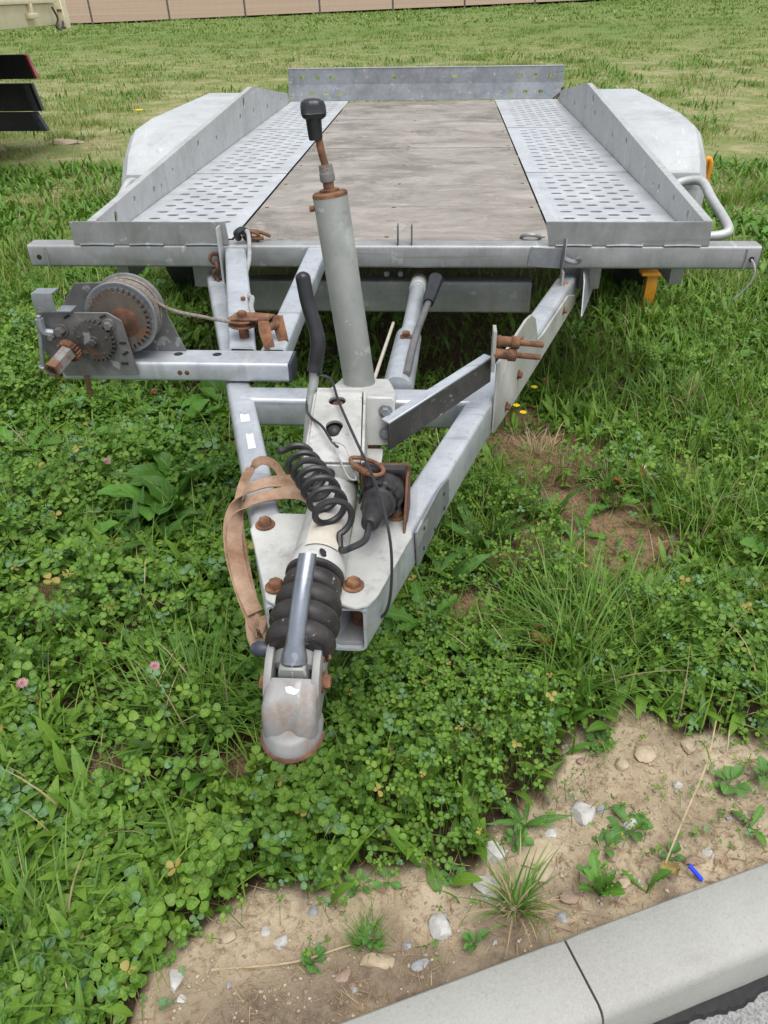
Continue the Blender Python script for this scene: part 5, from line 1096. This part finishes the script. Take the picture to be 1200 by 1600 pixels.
PL = [('dock', -.71, -.705, .15, 3, 'broad dock plant with one big flat leaf pointing left over a bare patch', [3.1, 2.0, .5], .0),
      ('dock', -1.02, -.43, .15, 5, 'pale big-leaved dock at the far left edge beside the clover', None, .0),
      ('dandelion', .325, -1.20, .085, 5, 'dandelion with long leaves at the front edge of the clover near the dirt', None, .02),
      ('dandelion', .12, -.96, .12, 7, 'dandelion rosette right of the coupling bellows', None, .02),
      ('dandelion', .05, -1.02, .10, 5, 'toothed-leaf dandelion just right of the open drawbar end', None, .02),
      ('plantain', .25, -.66, .18, 10, 'ribwort plantain with long leaves right of the drawbar joint plate', None, .0),
      ('plantain', .17, -.80, .14, 7, 'ribwort plantain nearest the right drawbar tube', None, .0),
      ('plantain', .44, -.52, .13, 7, 'narrow-leaved plantain behind the brown bare patch', None, .0),
      ('plantain', .98, -.06, .13, 9, 'plantain at the right edge level with the front crossbeam', None, .0),
      ('dandelion', .92, -.70, .14, 8, 'large dandelion at the right edge above the clover patch', None, .0),
      ('dock', .86, -.80, .10, 5, 'round-leaved dock beside the clover at the right edge', None, .0),
      ('dandelion', .50, -.58, .09, 6, 'dandelion between the two straw patches', None, .0),
      ('dandelion', -.16, -1.03, .10, 5, 'dandelion partly under the strap loop', None, .0),
      ('dandelion', .398, -1.497, .062, 11, 'upright bright green weed against the kerb behind the joint', None, .0),
      ('dandelion', .470, -1.487, .055, 3, 'low weed with one long green leaf and one yellowed leaf by the kerb', [.1, .9, 2.4], .0),
      ('cress', .465, -1.385, .045, 7, 'silvery green rosette in the middle of the dirt strip', None, .0),
      ('cress', .415, -1.425, .036, 6, 'low bluish green rosette just behind the upright weed', None, .0),
      ('cress', .645, -1.295, .042, 8, 'leafy weed with reddish tips at the right edge of the dirt', None, .0),
      ('cress', .705, -1.275, .040, 6, 'small sprawling weed at the extreme right of the dirt', None, .0),
      ('dandelion', .655, -1.375, .05, 4, 'single upright dandelion leaf tuft near the kerb at the right', None, .0),
      ('plantain', .293, -1.395, .075, 7, 'spidery plantain rosette lying flat at the clover edge', None, .0),
      ('cress', .205, -1.590, .030, 6, 'tiny green weed left of the dry tuft close to the kerb', None, .0),
      ('cress', .035, -1.510, .030, 6, 'blue-green sprawling weed left of the white limestone lump', None, .0),
      ('cress', .075, -1.505, .025, 5, 'small creeping weed beside the blue-green weed', None, .0),
      ('cress', -.02, -1.625, .028, 10, 'feathery little weed low in the dirt near the kerb', None, .0),
      ('cress', .06, -1.585, .026, 8, 'mossy green weed cushion above the long flat stone', None, .0),
      ('cress', .275, -1.425, .030, 8, 'small weed on the cream stone edge', None, .0),
      ('cress', .44, -1.215, .030, 8, 'dark curly cushion weed under the grass clump', None, .0),
      ('cress', .175, -1.485, .025, 7, 'small weed between clover edge and pale broken slab', None, .0),
      ('cress', .520, -1.425, .030, 7, 'thin scrambling weed right of the yellowed leaf', None, .0)]
for (k, x, y, s, n, lab, dirs, zo) in PL: plant(k, x, y, s, n, lab, None, dirs, zo)
NTH = ['', 'second', 'third', 'fourth', 'fifth', 'sixth', 'seventh', 'eighth', 'ninth']
def crowd(kind, n, fx, lab, grp, s0, s1, nl):
    pts = sorted(fx() for _ in range(n))
    for i, (x, y) in enumerate(pts):
        k = i if i < n-1-i else n-1-i; sd_ = 'left' if i < n-1-i else 'right'
        o_ = 'the middle one' if 2*i == n-1 else (sd_+'most' if k == 0 else NTH[k]+' from '+sd_)
        plant(kind, x, y, random.uniform(s0, s1), nl, lab+', '+o_, grp)
crowd('dock', 14, lambda: (random.gauss(-.60, .15), random.gauss(-.34, .14)), 'broad upright dock in the leafy patch below the winch', 'docks below the winch', .12, .19, 6)
crowd('plantain', 9, lambda: (random.gauss(-.50, .15), random.gauss(-.45, .18)), 'pointed plantain in the leafy patch left of the drawbar', 'plantains left of the drawbar', .12, .19, 7)
crowd('dandelion', 11, lambda: (random.gauss(-.92, .25), random.gauss(-.15, .28)), 'dandelion in the grass beyond the winch', 'dandelions beyond the winch', .12, .18, 7)
crowd('dandelion', 9, lambda: (random.gauss(1.15, .2), random.gauss(.75, .35)), 'dandelion beside the right end of the front beam', 'dandelions beside the beam end', .09, .14, 6)
crowd('dock', 8, lambda: (random.gauss(-1.6, .3), random.gauss(1.9, .4)), 'leafy dock beside the left mudguard', 'docks beside the left mudguard', .10, .16, 6)
crowd('dandelion', 8, lambda: (random.gauss(1.75, .25), random.gauss(1.9, .5)), 'dandelion in the lush strip beyond the right mudguard', 'dandelions beyond the right mudguard', .09, .14, 6)
crowd('dandelion', 6, lambda: (random.gauss(.72, .14), random.gauss(-.1, .25)), 'small dandelion in the grass right of the drawbar', 'dandelions right of the drawbar', .07, .11, 6)
crowd('dandelion', 9, lambda: (random.uniform(-.60, .20), random.uniform(-1.35, -.9)), 'dandelion poking through clover near the coupling', 'dandelions in the clover', .09, .14, 4)

def tuft(x, y, n, L, w, label, dry=.05, spread=.03, lean=.9):
    bx = rng.normal(x, spread, n); by = rng.normal(y, spread, n); z = ground_z(bx, by); az = np.arctan2(by-y, bx-x)+rng.normal(0, .6, n); r = rng.random(n)
    co, fa, uv, m = blades(np.stack([bx, by, z], 1), az, L*(.45+.65*rng.random(n)), w*(.6+.7*rng.random(n)), .1+.5*rng.random(n), lean*(.3+1.2*rng.random(n)), 7, 'grass', .15)
    col = lerp((.060, .150, .022), (.155, .285, .050), r); col = np.where((rng.random(n) < dry)[:, None], np.array((.42, .32, .19))*(.7+.5*r[:, None]), col)
    o = cover('grass_tuft', [(co, fa, uv, m, col)], M_GRASS, label, 'grass tuft', False); o['group'] = 'grass tufts'; return o
tuft(.455, -.965, 230, .21, .0042, 'large grass clump between the clover and the straw patch right of the coupling', .04, .055)
tuft(.415, -1.075, 60, .23, .0042, 'grass clump with long blades hanging down over the dirt', .04, .03, 1.4)
tuft(.56, -.90, 130, .17, .0036, 'grass clump right behind the large hanging one', .04, .05)
tuft(-.30, -1.175, 150, .19, .0040, 'grass clump in the clover left of the coupling nose', .03, .05, 1.2)
tuft(-.13, -1.16, 150, .20, .0040, 'grass clump directly behind and below the coupling head', .03, .05, 1.2)
tuft(.268, -1.535, 60, .11, .0032, 'half dry grass tuft standing at the kerb beside the joint', .18, .012, 1.0)
tuft(.268, -1.535, 50, .06, .0022, 'withered straw skirt at the foot of the kerb tuft', 1.0, .014, 1.6)
tuft(.052, -1.590, 70, .055, .0016, 'fine grass tuft above the long flat stone', .05, .010, .8)
tuft(.60, -.38, 70, .13, .0036, 'yellowish grass tuft beside the torn wrapper', .25, .03, 1.3)
tuft(.84, -.55, 120, .16, .0040, 'grass tuft at the right edge below the wrapper', .08, .05, 1.0)
tuft(.87, .12, 120, .17, .0040, 'pale grass tuft right of the drawbar near the right edge', .2, .05, 1.1)
tuft(-.93, -.60, 90, .15, .0036, 'grass tuft at the left edge beside the big-leaved dock', .06, .05, 1.1)
tuft(.43, -.19, 160, .10, .0020, 'matted dead brown grass clump right of the drawbar gusset', 1.0, .04, 1.7)
tuft(.985, .93, 130, .15, .004, 'grass tuft hiding the foot of the orange chock', .04, .05, 1.0)
tuft(-.42, -1.62, 60, .14, .0036, 'grass tuft in the clover at the bottom left corner', .06, .04, 1.2)

def bloom(x, y, h, r, mat, label, group, flat_=False):
    z = float(ground_z(np.array(x), np.array(y))); e = empty('clover_flower' if not flat_ else 'yellow_flower', (x, y, z), label, 'flower', group)
    obj('stem', MB().tube([(x, y, z), (x+.004, y, z+h*.6), (x+.002, y-.004, z+h)], .0011, 5), M_STEM, e)
    b = MB(); c = Vector((x+.002, y-.004, z+h))
    if flat_:
        for i in range(12):
            a = 2*math.pi*i/12; d_ = Vector((math.cos(a), math.sin(a), .35)); s_ = Vector((-math.sin(a), math.cos(a), 0)); b.add([c-s_*r*.12, c+d_*r*.6-s_*r*.28, c+d_*r, c+d_*r*.6+s_*r*.28, c+s_*r*.12], [(0, 1, 2, 3, 4)])
        b.lathe(c, c+Vector((0, 0, r*.35)), [(0, r*.4), (.6, r*.4), (1, r*.2)], 10)
    else:
        for i in range(70):
            ph = math.acos(1-1.5*(i+.5)/70); a = i*2.39996; d_ = Vector((math.sin(ph)*math.cos(a), math.sin(ph)*math.sin(a), math.cos(ph))); s_ = d_.cross(Vector((.3, .2, .9))).normalized()*r*.17; u2 = d_.cross(s_)
            b.add([c+d_*r*.2+s_, c+d_*r*.2-s_*.5+u2*.9, c+d_*r*.2-s_*.5-u2*.9, c+d_*r*random.uniform(.9, 1.12)], [(0, 1, 3), (1, 2, 3), (2, 0, 3)])
    obj('flower_head', b, mat, e, sharp=80)
for (x, y, h, m, lab) in ((-.83, -.40, .09, M_PINK, 'pale pink clover flower leftmost of the pair below the winch'), (-.757, -.40, .09, M_PINK, 'pink clover flower right of its twin below the winch'), (-.775, -.235, .09, M_PINK, 'pale clover flower standing highest below the winch'),
                         (-.385, -1.15, .09, M_PINK, 'single pink clover flower in the grass left of the coupling head'), (-.66, -.34, .08, M_DRYBLOOM, 'withered brown clover head left of its reddish twin'), (-.605, -.36, .08, M_DRYBLOOM, 'reddish withered clover head nearest the drawbar'),
                         (.485, .19, .07, M_DRYBLOOM, 'faded clover head behind the yellow flowers'), (-.62, -1.20, .08, M_PINK, 'faded clover flower at the left edge of the clover'), (-.76, .02, .09, M_DRYBLOOM, 'brownish clover head under the winch')):
    bloom(x, y, h, .0115, m, lab, 'clover flowers')
for (x, y, lab) in ((.440, .12, 'yellow flower topmost of the three by the gusset plate'), (.374, -.01, 'yellow flower leftmost of the three by the gusset plate'), (.390, -.06, 'yellow flower lowest of the three by the gusset plate')): bloom(x, y, .08, .0125, M_YELLOW, lab, 'yellow flowers', True)
bloom(-2.95, 6.4, .12, .05, M_YELLOW, 'yellow flower alone in the meadow left of the mudguard', 'yellow flowers', True)

# litter and dead leaves
def scrap(name, pts, th, mat, label, cat, tilt, loc):
    z = float(ground_z(np.array(loc[0]), np.array(loc[1]))); M_ = Matrix.Translation((loc[0], loc[1], z+loc[2])) @ Euler(tilt).to_matrix().to_4x4()
    V = []; 
    b = MB().prism([(x, y, 0) for x, y in pts], (0, 0, th), 0, M_); return obj(name, b, mat, None, label, cat)
wr = scrap('wrapper', [(-.018, -.026), (.016, -.028), (.021, .022), (-.013, .028)], .002, M_WRAPRED, 'torn red and white wrapper lying in the grass right of the drawbar', 'wrapper', (.35, .2, .2), (.700, -.335, .045))
zw = float(ground_z(np.array(.7), np.array(-.335))); MW = Matrix.Translation((.701, -.337, zw+.0485)) @ Euler((.35, .2, .2)).to_matrix().to_4x4()
obj('white_panel', MB().prism([(-.006, -.024, 0), (.010, -.024, 0), (.012, .020, 0), (-.004, .021, 0)], (0, 0, .001), 0, MW), M_PAPER, wr)
scrap('plastic_scrap', [(-.006, .011), (.001, .014), (.007, -.011), (.001, -.014), (-.003, 0)], .003, M_BLUE, 'bright blue plastic scrap lying against the kerb', 'litter', (.2, .3, .5), (.545, -1.462, .012))
def dead_leaf(loc, s, label, seed):
    rg = random.Random(seed); V = []; F = []
    for i in range(8):
        t = i/7; w = s*.33*math.sin(math.pi*(t*.92+.04))
        for u in (-1, -.5, 0, .5, 1): V.append((s*(t-.5), u*w, s*(.25*abs(u)**1.5+.12*math.sin(t*5+seed)+.05*rg.random())))
    for i in range(7): F += [(i*5+c, i*5+c+1, (i+1)*5+c+1, (i+1)*5+c) for c in range(4)]
    z = float(ground_z(np.array(loc[0]), np.array(loc[1]))); M_ = Matrix.Translation((loc[0], loc[1], z+loc[2])) @ Euler((rg.uniform(-.5, .5), rg.uniform(-.5, .5), rg.uniform(0, 6))).to_matrix().to_4x4()
    obj('dead_leaf', MB().add([(M_ @ Vector(v))[:] for v in V], F), M_BROWNLEAF, None, label, 'leaf', 'dead leaves', sharp=80)
dead_leaf((.610, -.385, .04), .045, 'curled orange-brown leaf left of the torn wrapper', 1)
dead_leaf((.352, -1.02, .055), .055, 'curled brown leaf in front of the large grass clump', 2)
dead_leaf((.36, -.97, .05), .035, 'small brown leaf just behind the curled brown leaf', 3)
M_BROWNLEAF = flat('yellowed_leaf', (.16, .11, .03), (.27, .21, .06), 60, .6)
dead_leaf((.505, -1.462, .012), .04, 'yellow-brown dead leaf lying by the kerb weed', 4)
b = MB().tube(smooth([(.50, -1.455, G+.02), (.545, -1.38, G+.035), (.60, -1.29, G+.05), (.64, -1.20, G+.055)], 5), .0014, 5).tube(smooth([(.60, -1.29, G+.05), (.625, -1.29, G+.075), (.64, -1.25, G+.09)], 4), .001, 5)
obj('dry_stalk', b, M_STRAW, None, 'long bare dry stalk leaning across the dirt at the right', 'stalk')
b = MB().tube(smooth([(-.16, -1.645, G+.012), (-.05, -1.63, G+.014), (.03, -1.60, G+.012)], 5), .0013, 5); obj('dry_stalk', b, M_STRAW, None, 'thin straight dry stalk lying on the dirt at the lower left', 'stalk')
